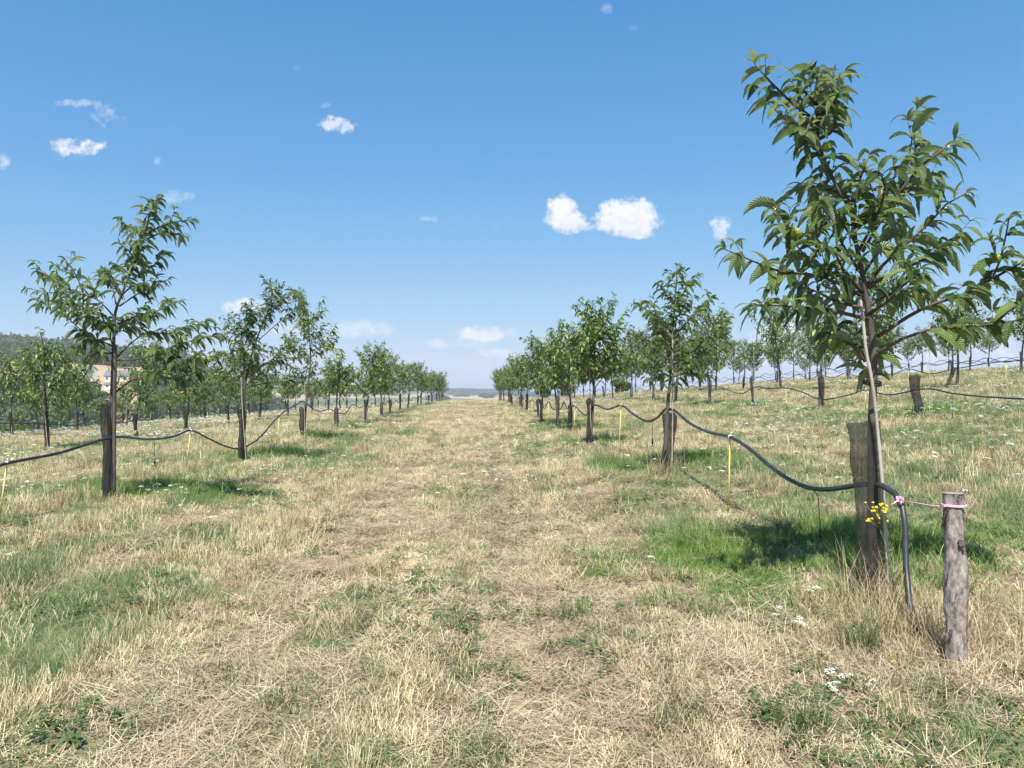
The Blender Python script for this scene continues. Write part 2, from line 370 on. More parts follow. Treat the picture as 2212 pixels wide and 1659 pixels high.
at = t.nodes.new('ShaderNodeAttribute'); at.attribute_name = 'albedo'
g = t.nodes.new('ShaderNodeNewGeometry')
nA = t.nodes.new('ShaderNodeTexNoise'); nA.inputs['Scale'].default_value = 9; nA.inputs['Detail'].default_value = 8; nA.inputs['Roughness'].default_value = .7; t.links.new(g.outputs['Position'], nA.inputs['Vector'])
mm = t.nodes.new('ShaderNodeMix'); mm.data_type = 'RGBA'; mm.blend_type = 'MULTIPLY'; mm.inputs[0].default_value = 1
t.links.new(at.outputs['Color'], mm.inputs[6]); t.links.new(ramp(t, nA.outputs['Fac'], [(.3, (.5, .48, .45)), (.7, (1.45, 1.4, 1.35))]), mm.inputs[7]); t.links.new(mm.outputs[2], b.inputs['Base Color'])
b.inputs['Roughness'].default_value = .95; b.inputs['Specular IOR Level'].default_value = .1
nB = t.nodes.new('ShaderNodeTexNoise'); nB.inputs['Scale'].default_value = 25; nB.inputs['Detail'].default_value = 6; t.links.new(g.outputs['Position'], nB.inputs['Vector'])
bp = t.nodes.new('ShaderNodeBump'); bp.inputs['Strength'].default_value = .7; bp.inputs['Distance'].default_value = .03; t.links.new(nB.outputs['Fac'], bp.inputs['Height']); t.links.new(bp.outputs[0], b.inputs['Normal'])
me = npmesh('ground', Vg, Fg, m)
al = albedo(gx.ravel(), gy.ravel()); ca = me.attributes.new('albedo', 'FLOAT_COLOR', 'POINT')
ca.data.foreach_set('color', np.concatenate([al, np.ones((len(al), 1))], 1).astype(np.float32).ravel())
tag(link('ground', me), kind='structure')

# ---------------------------------------------------------------- grass (stuff)
def blades(n, spread, h, w, lean, seg=3, flat=False, kind='blade'):
    V = []; F = []; 
    for i in range(n):
        a = random.uniform(0, 2*math.pi); r = spread*math.sqrt(random.random())
        p = np.array((r*math.cos(a), r*math.sin(a), -.01 if not flat else random.uniform(.004, .03)))
        hh = random.uniform(*h); ww = random.uniform(*w)
        b = random.uniform(0, 2*math.pi)
        if flat: d = np.array((math.cos(b), math.sin(b), random.uniform(-.05, .3)))
        else:
            l = random.uniform(*lean); d = np.array((math.cos(b)*l, math.sin(b)*l, 1.)); 
        d /= np.linalg.norm(d); bend = random.uniform(.1, .7)*(0 if flat else 1)
        s = np.cross(d, (math.cos(b+1.6), math.sin(b+1.6), .3)); s = np.array((math.cos(b+1.57+random.uniform(-.5, .5)), math.sin(b+1.57), 0)) if not flat else np.array((-math.sin(b), math.cos(b), 0))
        base = len(V)
        for k in range(seg+1):
            tt = k/seg; wd = ww*(1-tt*.85) if kind == 'blade' else ww*(1-.3*tt)
            V += [p-s*wd/2, p+s*wd/2]
            d = d+np.array((math.cos(b), math.sin(b), -.5))*bend/seg*.9; d /= np.linalg.norm(d); p = p+d*hh/seg
        for k in range(seg): q = base+2*k; F.append((q, q+1, q+3, q+2))
    return np.array(V), np.array(F)
def heads(n, spread):         # dry seed heads / broad leaves
    V = []; F = []
    for i in range(n):
        a = random.uniform(0, 6.28); r = spread*random.random()**.5; p = np.array((r*math.cos(a), r*math.sin(a), random.uniform(.012, .06)))
        l = random.uniform(.014, .035); b = random.uniform(0, 6.28); d = np.array((math.cos(b), math.sin(b), random.uniform(-.1, .5)))*l; s = np.array((-math.sin(b), math.cos(b), random.uniform(-.2, .2)))*l*.42
        q = len(V); V += [p-d*.5, p+s, p+d*.5, p-s]; F.append((q, q+1, q+2, q+3))
    return np.array(V), np.array(F)
G_dry = leafy('straw_blade', [(0, (.37, .295, .19)), (.3, (.53, .45, .295)), (.7, (.69, .62, .44)), (1, (.48, .46, .28))], .22, .8, .15, attr='rand', patch=(.9, [(.32, (.58, .50, .46)), (.48, (.92, .88, .86)), (.66, (1.25, 1.22, 1.14))]), tcol=1.0)
G_that = leafy('thatch_blade', [(0, (.28, .22, .155)), (.5, (.47, .39, .275)), (1, (.67, .59, .43))], .12, .85, .1, attr='rand', patch=(1.3, [(.3, (.75, .7, .68)), (.7, (1.1, 1.05, 1))]), tcol=1.0)
G_grn = leafy('green_blade', [(0, (.095, .155, .080)), (.45, (.165, .235, .120)), (.75, (.28, .32, .17)), (1, (.45, .43, .25))], .32, .6, .3, attr='rand', patch=(.8, [(.3, (.8, .95, .9)), (.7, (1.1, 1.05, .9))]))
G_lush = leafy('lush_blade', [(0, (.10, .19, .045)), (.6, (.17, .28, .062)), (1, (.28, .36, .10))], .4, .5, .35, attr='rand')
G_weed = leafy('broad_weed_leaf', [(0, (.06, .11, .035)), (.6, (.10, .16, .05)), (1, (.17, .2, .07))], .3, .5, .3, attr='rand')
def coll(name, metas):
    c = bpy.data.collections.new(name)
    for i, (V, F, mt) in enumerate(metas):
        ob = bpy.data.objects.new('%s_%d' % (name, i), npmesh(name, V, F, mt)); c.objects.link(ob)
    return c
C_dry = coll('straw_clump', [(*blades(16, .055, (.05, .13), (.0028, .0048), (.05, .6), 2, kind='stalk'), G_dry) for _ in range(5)]+[(*blades(12, .05, (.09, .20), (.002, .004), (.1, .5), 2, kind='stalk'), G_dry) for _ in range(2)])
C_that = coll('thatch_clump', [(*blades(20, .10, (.06, .20), (.0025, .0045), (0, 0), 1, True, 'stalk'), G_that) for _ in range(5)])
C_grn = coll('green_clump', [(*blades(14, .055, (.05, .15), (.003, .0055), (.1, .8), 3), G_grn) for _ in range(5)])
C_lush = coll('lush_clump', [(*blades(18, .07, (.07, .20), (.004, .008), (.15, .9), 4), G_lush) for _ in range(5)])
C_weed = coll('weed_clump', [(*heads(22, .07), G_weed) for _ in range(4)])
def scatter(name, c, P, scl, rot, idx, label=None):
    me = bpy.data.meshes.new(name); me.vertices.add(len(P)); me.vertices.foreach_set('co', P.astype(np.float32).ravel())
    a = me.attributes.new('scl', 'FLOAT_VECTOR', 'POINT'); a.data.foreach_set('vector', scl.astype(np.float32).ravel())
    a = me.attributes.new('rot', 'FLOAT_VECTOR', 'POINT'); a.data.foreach_set('vector', rot.astype(np.float32).ravel())
    a = me.attributes.new('idx', 'INT', 'POINT'); a.data.foreach_set('value', idx.astype(np.int32))
    me.update(); ob = link(name, me)
    ng = bpy.data.node_groups.new('scatter_'+name, 'GeometryNodeTree')
    ng.interface.new_socket('Geometry', in_out='INPUT', socket_type='NodeSocketGeometry'); ng.interface.new_socket('Geometry', in_out='OUTPUT', socket_type='NodeSocketGeometry')
    gi = ng.nodes.new('NodeGroupInput'); go = ng.nodes.new('NodeGroupOutput')
    ci = ng.nodes.new('GeometryNodeCollectionInfo'); ci.inputs['Collection'].default_value = c; ci.inputs['Separate Children'].default_value = True; ci.inputs['Reset Children'].default_value = True
    ip = ng.nodes.new('GeometryNodeInstanceOnPoints'); ip.inputs['Pick Instance'].default_value = True
    def na(nm, dt):
        q = ng.nodes.new('GeometryNodeInputNamedAttribute'); q.data_type = dt; q.inputs['Name'].default_value = nm; return [s for s in q.outputs if s.enabled][0]
    L = ng.links.new
    L(gi.outputs[0], ip.inputs['Points']); L(ci.outputs[0], ip.inputs['Instance']); L(na('idx', 'INT'), ip.inputs['Instance Index'])
    L(na('rot', 'FLOAT_VECTOR'), ip.inputs['Rotation']); L(na('scl', 'FLOAT_VECTOR'), ip.inputs['Scale']); L(ip.outputs[0], go.inputs[0])
    md = ob.modifiers.new('scatter', 'NODES'); md.node_group = ng
    tag(ob, label, None, None, 'stuff')
    return ob
bands = [(1.6, 5, 420, .85), (5, 9, 300, .95), (9, 16, 150, 1.1), (16, 30, 62, 1.4), (30, 60, 17, 2.0), (60, 122, 4.5, 3.0)]
PX, PY, PS = [], [], []
for (a, b_, dn, sc) in bands:
    area = 1.5*(b_*b_-a*a)/2+6*(b_-a); n = int(area*dn)
    yy_ = rng.uniform(a, b_, n*2); hw = .75*yy_+2.0
    keep = rng.uniform(0, 1, n*2) < hw/(.75*b_+2.0); yy_ = yy_[keep][:n]; hw = hw[keep][:n]
    PX.append(rng.uniform(-1, 1, len(yy_))*hw); PY.append(yy_); PS.append(np.full(len(yy_), sc))
PX = np.concatenate(PX); PY = np.concatenate(PY); PS = np.concatenate(PS)
po = PX+VP*PY
kp = (po > -42) & (po < 62); PX, PY, PS, po = PX[kp], PY[kp], PS[kp], po[kp]
GM = green_mask(PX, PY); TW = tree_wet_shade(PX, PY); n_ = len(PX); rr = rng.uniform(0, 1, n_)
bare = fbm(PX*1.6, PY*1.6, 91, 3)
track = np.clip((np.exp(-((po-.30)/.34)**2)+np.exp(-((po+1.35)/.30)**2)*.85)*(.65+.9*fbm(PX*1.3, PY*.5, 93, 2)), 0, 1.2)
thin = np.where((bare < .36), .35, 1.)*(1-.45*np.clip(track, 0, 1)*(PY < 60))
thin = np.where((fbm(PX*1.1+40, PY*1.1, 97, 2) < .27) & (PY < 5.5) & (PX > 0), .12, thin)
thin = np.maximum(thin, np.clip(GM*1.3, 0, 1)); alive = rng.uniform(0, 1, n_) < thin
pth = np.clip(.34+(fbm(PX*.8, PY*.8, 55, 3)-.5)*1.6+.5*track, .04, .9)
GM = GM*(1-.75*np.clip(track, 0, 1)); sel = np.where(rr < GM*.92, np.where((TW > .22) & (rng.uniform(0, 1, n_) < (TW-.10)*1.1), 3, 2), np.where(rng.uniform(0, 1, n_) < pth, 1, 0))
wd = (fbm(PX*1.5-30, PY*1.5, 71, 3) > .54) & (rng.uniform(0, 1, n_) < .15) & (sel != 3) & (PY < 30); sel = np.where(wd, 4, sel)
Z = height(PX, PY); P = np.stack([PX, PY, Z-.004], 1)
hv = (.32+(fbm(po*2.2, PY*.5, 83, 3)**2)*2.3)*(1-.28*np.exp(-((po+.4)/2.6)**2))
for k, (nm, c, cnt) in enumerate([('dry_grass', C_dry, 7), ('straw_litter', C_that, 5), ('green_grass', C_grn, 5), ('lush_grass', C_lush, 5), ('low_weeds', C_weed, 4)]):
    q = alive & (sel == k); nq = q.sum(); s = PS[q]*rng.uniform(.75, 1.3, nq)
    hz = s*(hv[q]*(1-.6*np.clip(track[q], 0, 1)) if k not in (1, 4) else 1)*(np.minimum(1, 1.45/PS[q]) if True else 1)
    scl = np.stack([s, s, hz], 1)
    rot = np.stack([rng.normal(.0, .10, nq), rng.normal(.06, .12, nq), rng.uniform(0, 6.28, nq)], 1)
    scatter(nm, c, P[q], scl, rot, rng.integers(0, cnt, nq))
print('grass instances', alive.sum())

# ---------------------------------------------------------------- white umbels
M_petal = noisy('white_petal', (.52, .53, .43), (.76, .76, .68), 60, .8)
M_stem = noisy('green_stem', (.10, .13, .05), (.17, .18, .08), 20, .7)
def umbel_mesh(r, seed):
    rd = random.Random(seed); b = MB()
    for i in range(26):
        a = rd.uniform(0, 6.28); q = r*math.sqrt(rd.random()); s = r*rd.uniform(.12, .2); z = -.25*q*q/r+rd.uniform(-.002, .003)
        x, y = q*math.cos(a), q*math.sin(a); k = 5
        vs = [(x, y, z+s*.35)]+[(x+s*math.cos(6.283*j/k+a), y+s*math.sin(6.283*j/k+a), z) for j in range(k)]
        b.poly(vs, [(0, j+1, (j+1) % k+1) for j in range(k)])
    return b.mesh('flower_head', M_petal)
UM = [umbel_mesh(.022, 1), umbel_mesh(.029, 2), umbel_mesh(.017, 3)]
fc = bpy.data.collections.new('umbels')
for i, (r, h, k) in enumerate([(.030, .22, 1), (.036, .28, 2), (.026, .18, 3), (.032, .25, 4)]):
    b = MB(); m0 = umbel_mesh(r, 10+i)
    b.poly([tuple(v.co+Vector((0, 0, h))) for v in m0.vertices], [tuple(p.vertices) for p in m0.polygons], 0)
    b.tube([(0, 0, -.02), (.01, 0, h*.5), (0, 0, h-.002)], .0015, 3, False, 1)
    ob = bpy.data.objects.new('umbel_%d' % i, b.mesh('umbel', [M_petal, M_stem])); fc.objects.link(ob)
nf = 60000; fy = rng.uniform(0, 1, nf)**.75*88+7; fx = rng.uniform(-1, 1, nf)*(.72*fy+1); fo = fx+VP*fy
pr = np.clip((fbm(fx*.35, fy*.28, 131, 3)-.47)*5, 0, 1)*np.interp(fo, [-40, -22, -9, -6, -3.5, -2.2, 1.5, 2.5, 5, 9, 14, 30], [.8, 1, .9, .45, .25, .35, .3, .25, .35, .8, .8, .6])*np.interp(fy, [7, 10, 16, 40], [.14, .45, 1, 1])*1.25
kf = (rng.uniform(0, 1, nf) < pr) & (fo > -34) & (fo < 50); fx, fy = fx[kf], fy[kf]; s = rng.uniform(.7, 1.2, len(fx))*np.interp(fy, [8, 40, 90], [1.1, 1.6, 2.4])
sc = np.stack([s, s, np.clip(s, .6, 1.1)], 1)
scatter('white_meadow_flowers', fc, np.stack([fx, fy, height(fx, fy)], 1), sc, np.stack([rng.normal(0, .15, len(fx)), rng.normal(0, .15, len(fx)), rng.uniform(0, 6.28, len(fx))], 1), rng.integers(0, 4, len(fx)))
print('flowers', len(fx))

def stem_line(p, q, k=4, sag=.0):
    p = np.array(p, float); q = np.array(q, float); return [p+(q-p)*i/k+np.array((0, 0, sag*math.sin(math.pi*i/k))) for i in range(k+1)]
def flower_plant(x, y, n, spread, h, label, group):
    e = empty('wild_carrot_plant', (x, y, H(x, y))); tag(e, label, 'wildflower', group)
    b = MB()
    for i in range(n):
        a = random.uniform(0, 6.28); r = spread*math.sqrt((i+.5)/n); hx = h*random.uniform(.7, 1.15); p = (r*math.cos(a), r*math.sin(a), hx)
        bs = MB(); bs.tube(stem_line((p[0]*.3, p[1]*.3, -.02), p), .0016, 3, False); link('stem', bs.mesh('stem', M_stem), e)
        hd = link('flower_head', random.choice(UM), e, p); s = random.uniform(.8, 1.25); hd.scale = (s, s, s); hd.rotation_euler = (random.uniform(-.3, .3), random.uniform(-.3, .3), a)
    for i in range(n*3):      # feathery leaves at the foot
        a = random.uniform(0, 6.28); l = random.uniform(.04, .12); r = random.random()*spread
        c = np.array((r*math.cos(a), r*math.sin(a), .0)); d = np.array((math.cos(a*3), math.sin(a*3), .8)); sv = np.array((-math.sin(a*3), math.cos(a*3), 0))*.006
        b.poly([c-sv, c+sv, c+d*l+sv*.3, c+d*l-sv*.3], [(0, 1, 2, 3)])
    link('foliage', b.mesh('foliage', M_stem), e)
FL = [ # X, Y(ground), d, heads, spread, height, label, group
 (345,1108,10.3,16,.34,.22,'dense clump of white umbel flowers right of the net-wrapped trunk in the left row',None),
 (372,1122,9.9,9,.26,.18,'looser white umbel flowers in front of the dense clump by the left tree',None),
 (100,1088,11.0,8,.35,.16,'white umbel flowers in green grass near the left edge of the photo',None),
 (372,1145,8.9,4,.14,.16,'pair of white flower heads standing alone below the dense flower clump',None),
 (440,1158,8.4,3,.16,.14,'few small white flowers on the bank left of the dry alley',None),
 (575,1035,13.6,14,.5,.18,'white umbel patch in front of the second tree of the left row',None),
 (610,1050,12.9,9,.45,.16,'smaller white umbel patch right of the second left tree',None),
 (700,1155,8.5,4,.2,.16,'few white flowers at the left rim of the dry alley',None),
 (1200,1030,13.6,12,.34,.2,'white umbel clump in green grass left of the second right-hand tree',None),
 (1225,1015,14.5,7,.3,.16,'white flowers behind the umbel clump at the alley edge',None),
 (1075,1055,12.4,10,.45,.15,'white umbels in the middle of the dry alley',None),
 (1130,1070,11.8,8,.5,.14,'white umbels in the alley just right of its middle',None),
 (930,1060,12.2,8,.5,.14,'white umbels in the left half of the dry alley',None),
 (1411,1278,6.0,2,.04,.17,'single white umbel left of the lush shaded grass',None),
 (1745,1340,5.0,3,.07,.16,'bright white umbel standing before the lush grass by the near tree',None),
 (1700,1390,4.75,5,.2,.10,'low white umbels in straw left of the near tree foot',None),
 (1845,1545,3.75,5,.13,.10,'small white flowers above the feathery green plant near the bottom right',None),
 (1790,1565,3.65,2,.05,.09,'pair of tiny white flowers at the bottom of the photo',None),
 (1640,1035,12.5,12,.4,.2,'white umbel clump behind the pipe on the right slope',None),
 (1535,995,14.5,10,.4,.16,'white umbels between second right tree and yellow rod',None),
 (1790,870,26.5,22,.75,.35,'tall white flowering clump beside the post of the second right row',None),
 (1900,935,19.5,14,.6,.2,'white umbels on the slope right of the near trunk',None),
 (30,1262,6.6,3,.1,.12,'single white umbel beside the green shaded patch at left edge',None),
 (580,1185,7.9,2,.1,.1,'tiny white flowers low in the left foreground stubble',None)]
for (X_, Y_, d, n, spd, h, lb, gp) in FL:
    p = px(X_, Y_, d); flower_plant(p[0], p[1], n, spd, h, lb, gp)

# ---------------------------------------------------------------- tufts
def tuft(x, y, name, mt, n, spread, h, w, lean, label, cat='grass tuft', group=None, seg=4):
    V, F = blades(n, spread, h, w, lean, seg); me = npmesh(name, V, F, mt, tint=np.repeat(rng.uniform(0, 1, n), 2*(seg+1)))
    o = link(name, me, None, (x, y, H(x, y))); tag(o, label, cat, group); return o
T_grn = leafy('tuft_green', [(0, (.055, .105, .040)), (.6, (.095, .155, .058)), (1, (.19, .21, .09))], .35, .55, .3)
T_dry = leafy('tuft_straw', [(0, (.27, .20, .12)), (.5, (.42, .33, .20)), (1, (.55, .47, .31))], .2, .75, .15, tcol=1.)
for (X_, Y_, d, mt, n, sp_, h, lb) in [
 (1355,1060,12.0,T_grn,260,.16,(.15,.34),'rounded blue-green tuft below the second tree of the right row'),
 (1300,1015,13.4,T_grn,240,.3,(.15,.32),'broad green tuft left of the second tree of the right row'),
 (1440,1050,11.3,T_dry,240,.28,(.2,.5),'tall straw tussock round the foot of the second right tree'),
 (1860,1440,4.35,T_grn,220,.12,(.12,.32),'dense grey-green tuft at the foot of the near tree'),
 (1950,1400,4.55,T_dry,300,.26,(.18,.5),'tall straw tussock between the hose and the rough post'),
 (1885,1330,5.05,T_dry,230,.22,(.2,.55),'straw tussock at the base of the near tree sleeve'),
 (2040,1450,4.2,T_dry,190,.2,(.12,.38),'straw tussock around the foot of the rough post'),
 (2150,1440,4.35,T_dry,240,.34,(.12,.4),'wide straw tussock at the right edge of the photo'),
 (1235,1360,5.05,T_grn,120,.10,(.1,.22),'small dark green tuft beside the brown wheel track'),
 (1530,1360,5.0,T_grn,150,.14,(.1,.24),'dark green tuft in straw below the lush patch'),
 (1730,1640,3.35,T_grn,150,.12,(.14,.3),'green tuft cut by the bottom edge below the near tree'),
 (1030,1655,3.28,T_grn,120,.16,(.1,.22),'green tuft at the bottom edge of the photo in the middle'),
 (1470,1610,3.5,T_grn,160,.16,(.1,.22),'soft grey-green tuft right of the bottom middle'),
 (460,1500,4.0,T_grn,150,.24,(.1,.22),'green tuft in the lower left foreground'),
 (640,1560,3.75,T_grn,150,.2,(.1,.22),'green tuft right of the lower left foreground tuft'),
 (1085,935,28,T_grn,150,.25,(.12,.3),'small green tuft alone in the alley far ahead'),
 (790,1250,6.5,T_dry,200,.26,(.12,.3),'pale bleached straw tuft in the left half of the alley'),
 (600,1310,5.6,T_dry,200,.3,(.1,.27),'bleached straw tuft left of the wheel track'),
 (330,1330,5.4,T_dry,200,.3,(.1,.27),'pale straw tuft in the left foreground'),
 (690,945,25,T_grn,260,.5,(.2,.45),'shaded green tuft right of the third left tree'),
 (710,1390,4.8,T_dry,160,.2,(.1,.3),'bleached straw stalks in the foreground middle left'),
 (20,1300,6.0,T_grn,260,.35,(.15,.35),'shaded green clump at the left edge of the foreground'),
 (1700,1180,7.4,T_grn,300,.6,(.15,.36),'lush green clump in the shade of the near tree'),
 (1260,925,24.5,T_grn,260,.5,(.15,.4),'green clump at the foot of the fourth right tree')]:
    p = px(X_, Y_, d); tuft(p[0], p[1], 'straw_tussock' if mt is T_dry else 'grass_tuft', mt, n, sp_, h, (.0028, .0055), (.1, .9), lb)

# ---------------------------------------------------------------- trees
WIND = np.array((.35, .1, 0))
def leaves(name, B, Dr, L, Wd, droop, seg, mt, roll=None, serr=True):
    B = np.array(B); Dr = np.array(Dr); L = np.array(L); Wd = np.array(Wd); droop = np.array(droop); n = len(B)
    d = Dr/np.linalg.norm(Dr, axis=1, keepdims=True); up = np.array((0, 0, 1.))
    s = np.cross(d, up); bad = np.linalg.norm(s, axis=1) < .15; s[bad] = np.array((1., .2, 0)); s /= np.linalg.norm(s, axis=1, keepdims=True)
    roll = rng.normal(0, .7, n) if roll is None else roll
    nn = np.cross(s, d); s = s*np.cos(roll)[:, None]+nn*np.sin(roll)[:, None]
    p = B.copy(); V = np.zeros((n, (seg+1)*3, 3)); UV = np.zeros((n, (seg+1)*3, 2))
    for k in range(seg+1):
        t = k/seg; w = Wd*max(.03, math.sin(math.pi*min(1, t**.80*.97+.03))**.85)
        if serr and 0 < k < seg: w = w*(1.08 if k % 2 else .92)
        nn = np.cross(s, d); nn /= np.linalg.norm(nn, axis=1, keepdims=True)
        V[:, k*3] = p-s*w[:, None]+nn*w[:, None]*.32; V[:, k*3+1] = p; V[:, k*3+2] = p+s*w[:, None]+nn*w[:, None]*.32
        UV[:, k*3] = (0, t); UV[:, k*3+1] = (.5, t); UV[:, k*3+2] = (1, t)
        g = np.array((0, 0, -1.))+WIND*.25
        d = d+g*(droop/seg)[:, None]*(1.0-.5*np.clip(-d[:, 2:3], 0, 1)); d /= np.linalg.norm(d, axis=1, keepdims=True)
        s = s-d*np.sum(s*d, 1, keepdims=True); s /= np.linalg.norm(s, axis=1, keepdims=True)
        p = p+d*(L/seg)[:, None]
    f = []
    for k in range(seg):
        a = k*3; f += [(a, a+1, a+4, a+3), (a+1, a+2, a+5, a+4)]
    f = np.array(f); F = (f[None]+(np.arange(n)*(seg+1)*3)[:, None, None]).reshape(-1, 4)
    tint = np.repeat(rng.beta(2, 2.6, n), (seg+1)*3)
    return npmesh(name, V.reshape(-1, 3), F, mt, UV.reshape(-1, 2), tint)
def resample(pts, step):
    pts = np.array(pts, float); 
    # smooth through the points
    q = [];
    for i in range(len(pts)-1):
        p0 = pts[max(i-1, 0)]; p1 = pts[i]; p2 = pts[i+1]; p3 = pts[min(i+2, len(pts)-1)]
        k = max(1, int(np.linalg.norm(p2-p1)/step))
        for j in range(k):
            t = j/k; q.append(.5*((2*p1)+(-p0+p2)*t+(2*p0-5*p1+4*p2-p3)*t*t+(-p0+3*p1-3*p2+p3)*t**3))
    q.append(pts[-1]); return np.array(q)
class TreeB:
    def __init__(s, leafL, dens=1., lw=.20):
        s.B = []; s.D = []; s.L = []; s.W = []; s.dr = []; s.leafL = leafL; s.dens = dens; s.twigs = MB(); s.tips = []; s.lw = lw
    def leaf(s, p, T, S, sc=1., tip=False):
        d = T*random.uniform(.35, .9)+S*random.uniform(.7, 1.)+np.array((0, 0, random.uniform(-.25, .45)))+WIND*random.uniform(0, .5)
        s.B.append(p); s.D.append(d); L = s.leafL*random.choice((random.uniform(.6, .95), random.uniform(.85, 1.2), random.uniform(.9, 1.12)))*sc; s.L.append(L); s.W.append(L*s.lw*random.uniform(.85, 1.15)*.72); s.dr.append(random.uniform(1.1, 3.2))
    def shoot(s, pts, r0, r1, start=.2, sub=1, subl=(.15, .34), gap=.042):
        P = resample(pts, .05); n = len(P); ln = np.concatenate([[0], np.cumsum(np.linalg.norm(np.diff(P, axis=0), axis=1))]); tot = ln[-1]
        s.twigs.tube(P[::2] if n > 6 else P, [r0+(r1-r0)*i/max(1, len(P[::2] if n > 6 else P)-1) for i in range(len(P[::2] if n > 6 else P))], 5, False)
        x = start*tot; k = random.randint(0, 3); ph = random.uniform(0, 6.28)
        while x < tot:
            i = min(n-2, int(np.searchsorted(ln, x))-1 if x > 0 else 0); i = max(0, i); p = P[i]+(P[i+1]-P[i])*((x-ln[i])/(ln[i+1]-ln[i]+1e-9)); T = P[i+1]-P[i]; T /= np.linalg.norm(T)+1e-9
            a = ph+k*2.4; e1 = np.cross(T, (0, 0, 1.)); 
            if np.linalg.norm(e1) < .2: e1 = np.array((1., 0, 0))
            e1 /= np.linalg.norm(e1); e2 = np.cross(e1, T)
            S = e1*math.cos(a)+e2*math.sin(a)*.6
            if random.random() < min(1, s.dens): s.leaf(p, T, S, 1.05-.5*(x/tot)**2)
            if s.dens > 1 and random.random() < s.dens-1: s.leaf(p, T, -S)
            if sub and k % 4 == 1 and x < tot*.93:
                l = random.uniform(*subl)*(1.1-.5*x/tot); dd = T*.7+S*.8+np.array((0, 0, .3)); dd /= np.linalg.norm(dd)
                q = [p, p+dd*l*.5, p+dd*l+np.array((0, 0, .06*l))]; s.shoot(q, max(.0025, r1), .0018, .15, sub-1, subl, gap)
            k += 1; x += gap*random.uniform(.7, 1.3)
        T = P[-1]-P[-3 if n > 3 else 0]; T /= np.linalg.norm(T)+1e-9
        for j in range(3):
            a = ph+j*2.1; s.leaf(P[-1], T*1.3, np.array((math.cos(a), math.sin(a)*.7, .3)), .5)
        s.tips.append(P[max(0, n-1-random.randint(2, 6))])
def burr_mesh(r, spikes):
    b = MB(); rd = random.Random(5); import bmesh
    bm = bmesh.new(); bmesh.ops.create_icosphere(bm, subdivisions=2 if spikes else 1, radius=r)
    b.poly([v.co[:] for v in bm.verts], [tuple(v.index for v in f.verts) for f in bm.faces]); bm.free()
    for i in range(spikes):
        z = 1-2*(i+.5)/spikes; a = i*2.39996; q = math.sqrt(1-z*z); n = np.array((q*math.cos(a), q*math.sin(a), z)); e = np.cross(n, (.3, .5, .8)); e /= np.linalg.norm(e); f = np.cross(n, e); w = r*.10
        n2 = n+e*rd.uniform(-.2, .2)+f*rd.uniform(-.2, .2)
        b.poly([n*r*.95+e*w, n*r*.95-e*w*.5+f*w, n*r*.95-e*w*.5-f*w, n2*r*1.62], [(0, 1, 3), (1, 2, 3), (2, 0, 3)])
    return b.mesh('chestnut_burr', M_burr)
BUR = burr_mesh(.023, 300); BUR2 = burr_mesh(.031, 0)
def put_burrs(e, tips, n, me, base):
    random.shuffle(tips)
    for p in tips[:n]:
        for j in range(random.choice((1, 1, 2))):
            o = link('chestnut_burr', me, e, tuple(np.array(p)-base+np.array((random.uniform(-.04, .04), random.uniform(-.05, .03), -.035)))); s = random.uniform(.8, 1.15); o.scale = (s, s, s); o.rotation_euler = (random.random()*6, random.random()*6, 0)
def hero(key, trunk, brs, leafL, label, dens, n_burr, sub=1, seg=8, depth=.30, extra=0, gap=.045, far=False, lw=.2, r0=.036, subl=(.15, .34), burr=None, splitb=True, ext=(.42, .78), exl=1.3):
    """trunk: [(X,Y)] picture points, brs: [(pts, depth at tip)]"""
    x, y = TREEPOS[key]; base = np.array((x, y, H(x, y))); d = y
    tr = [px(a, b, d) for a, b in trunk]; tr[0] = base-np.array((0, 0, .05))
    tr = resample(tr, .12); e = empty('chestnut_tree', tuple(base)); tag(e, label, 'tree', 'young chestnut trees in the '+RNAME[key[0]])
    T = TreeB(leafL, dens, lw); mb = MB(); k = len(tr); ln = np.linspace(0, 1, k)
    mb.tube(tr-base, [r0*(1-1.12*t+.22*t*t)+.002+(.35*r0*max(0, 1-t*12)) for t in ln], 9); link('trunk', mb.mesh('trunk', M_bark), e)
    top = tr[int(k*.74):]; T.shoot([*top[::3], top[-1]], .004, .002, .0, sub, subl, gap*.7)
    for (pts, dep) in brs:
        m_ = len(pts); q = []
        for i, (a, b) in enumerate(pts):
            f = i/(m_-1); q.append(px(a, b, d)*1.0+np.array(((a-1106)/1661*dep*f**1.2, dep*f**1.2, (849-b)/1661*dep*f**1.2)))
        rb = random.uniform(.009, .013)*(r0/.036)
        Q = resample(q, .08); bb = MB(); bb.tube(Q-base, [rb*(1-.78*i/len(Q)) for i in range(len(Q))], 6)
        if splitb: link('branch', bb.mesh('branch', M_twig), e)
        else:
            T.twigs.tube(Q, [rb*(1-.78*i/len(Q)) for i in range(len(Q))], 5)
        T.shoot(q, .0035, .002, .28, sub, subl, gap)
    for i in range(extra):      # limbs towards and away from the viewer
        t = random.uniform(*ext); p = tr[int(t*k)]; a = (random.choice((-1, 1)) if key != ('R1', 0) else 1)*math.pi/2+random.uniform(-.8, .8)
        l = random.uniform(.45, .95)*(1.25-t)*exl; dd = np.array((math.cos(a), math.sin(a), random.uniform(.35, .9)))
        q = [p, p+dd*l*.5, p+dd*l+np.array((0, 0, .08))]; T.twigs.tube(resample(q, .1), .006, 5); T.shoot(q, .0035, .002, .2, sub, subl, gap)
    tw = T.twigs; tw.v = [v-base for v in tw.v]
    link('twigs', tw.mesh('twigs', M_twig), e)
    link('crown', leaves('crown', np.array(T.B)-base, T.D, T.L, T.W, T.dr, seg, M_leaf if not far else M_leaf_far), e)
    put_burrs(e, T.tips, n_burr, burr or BUR, base)
    print(key, 'leaves', len(T.B)); return e
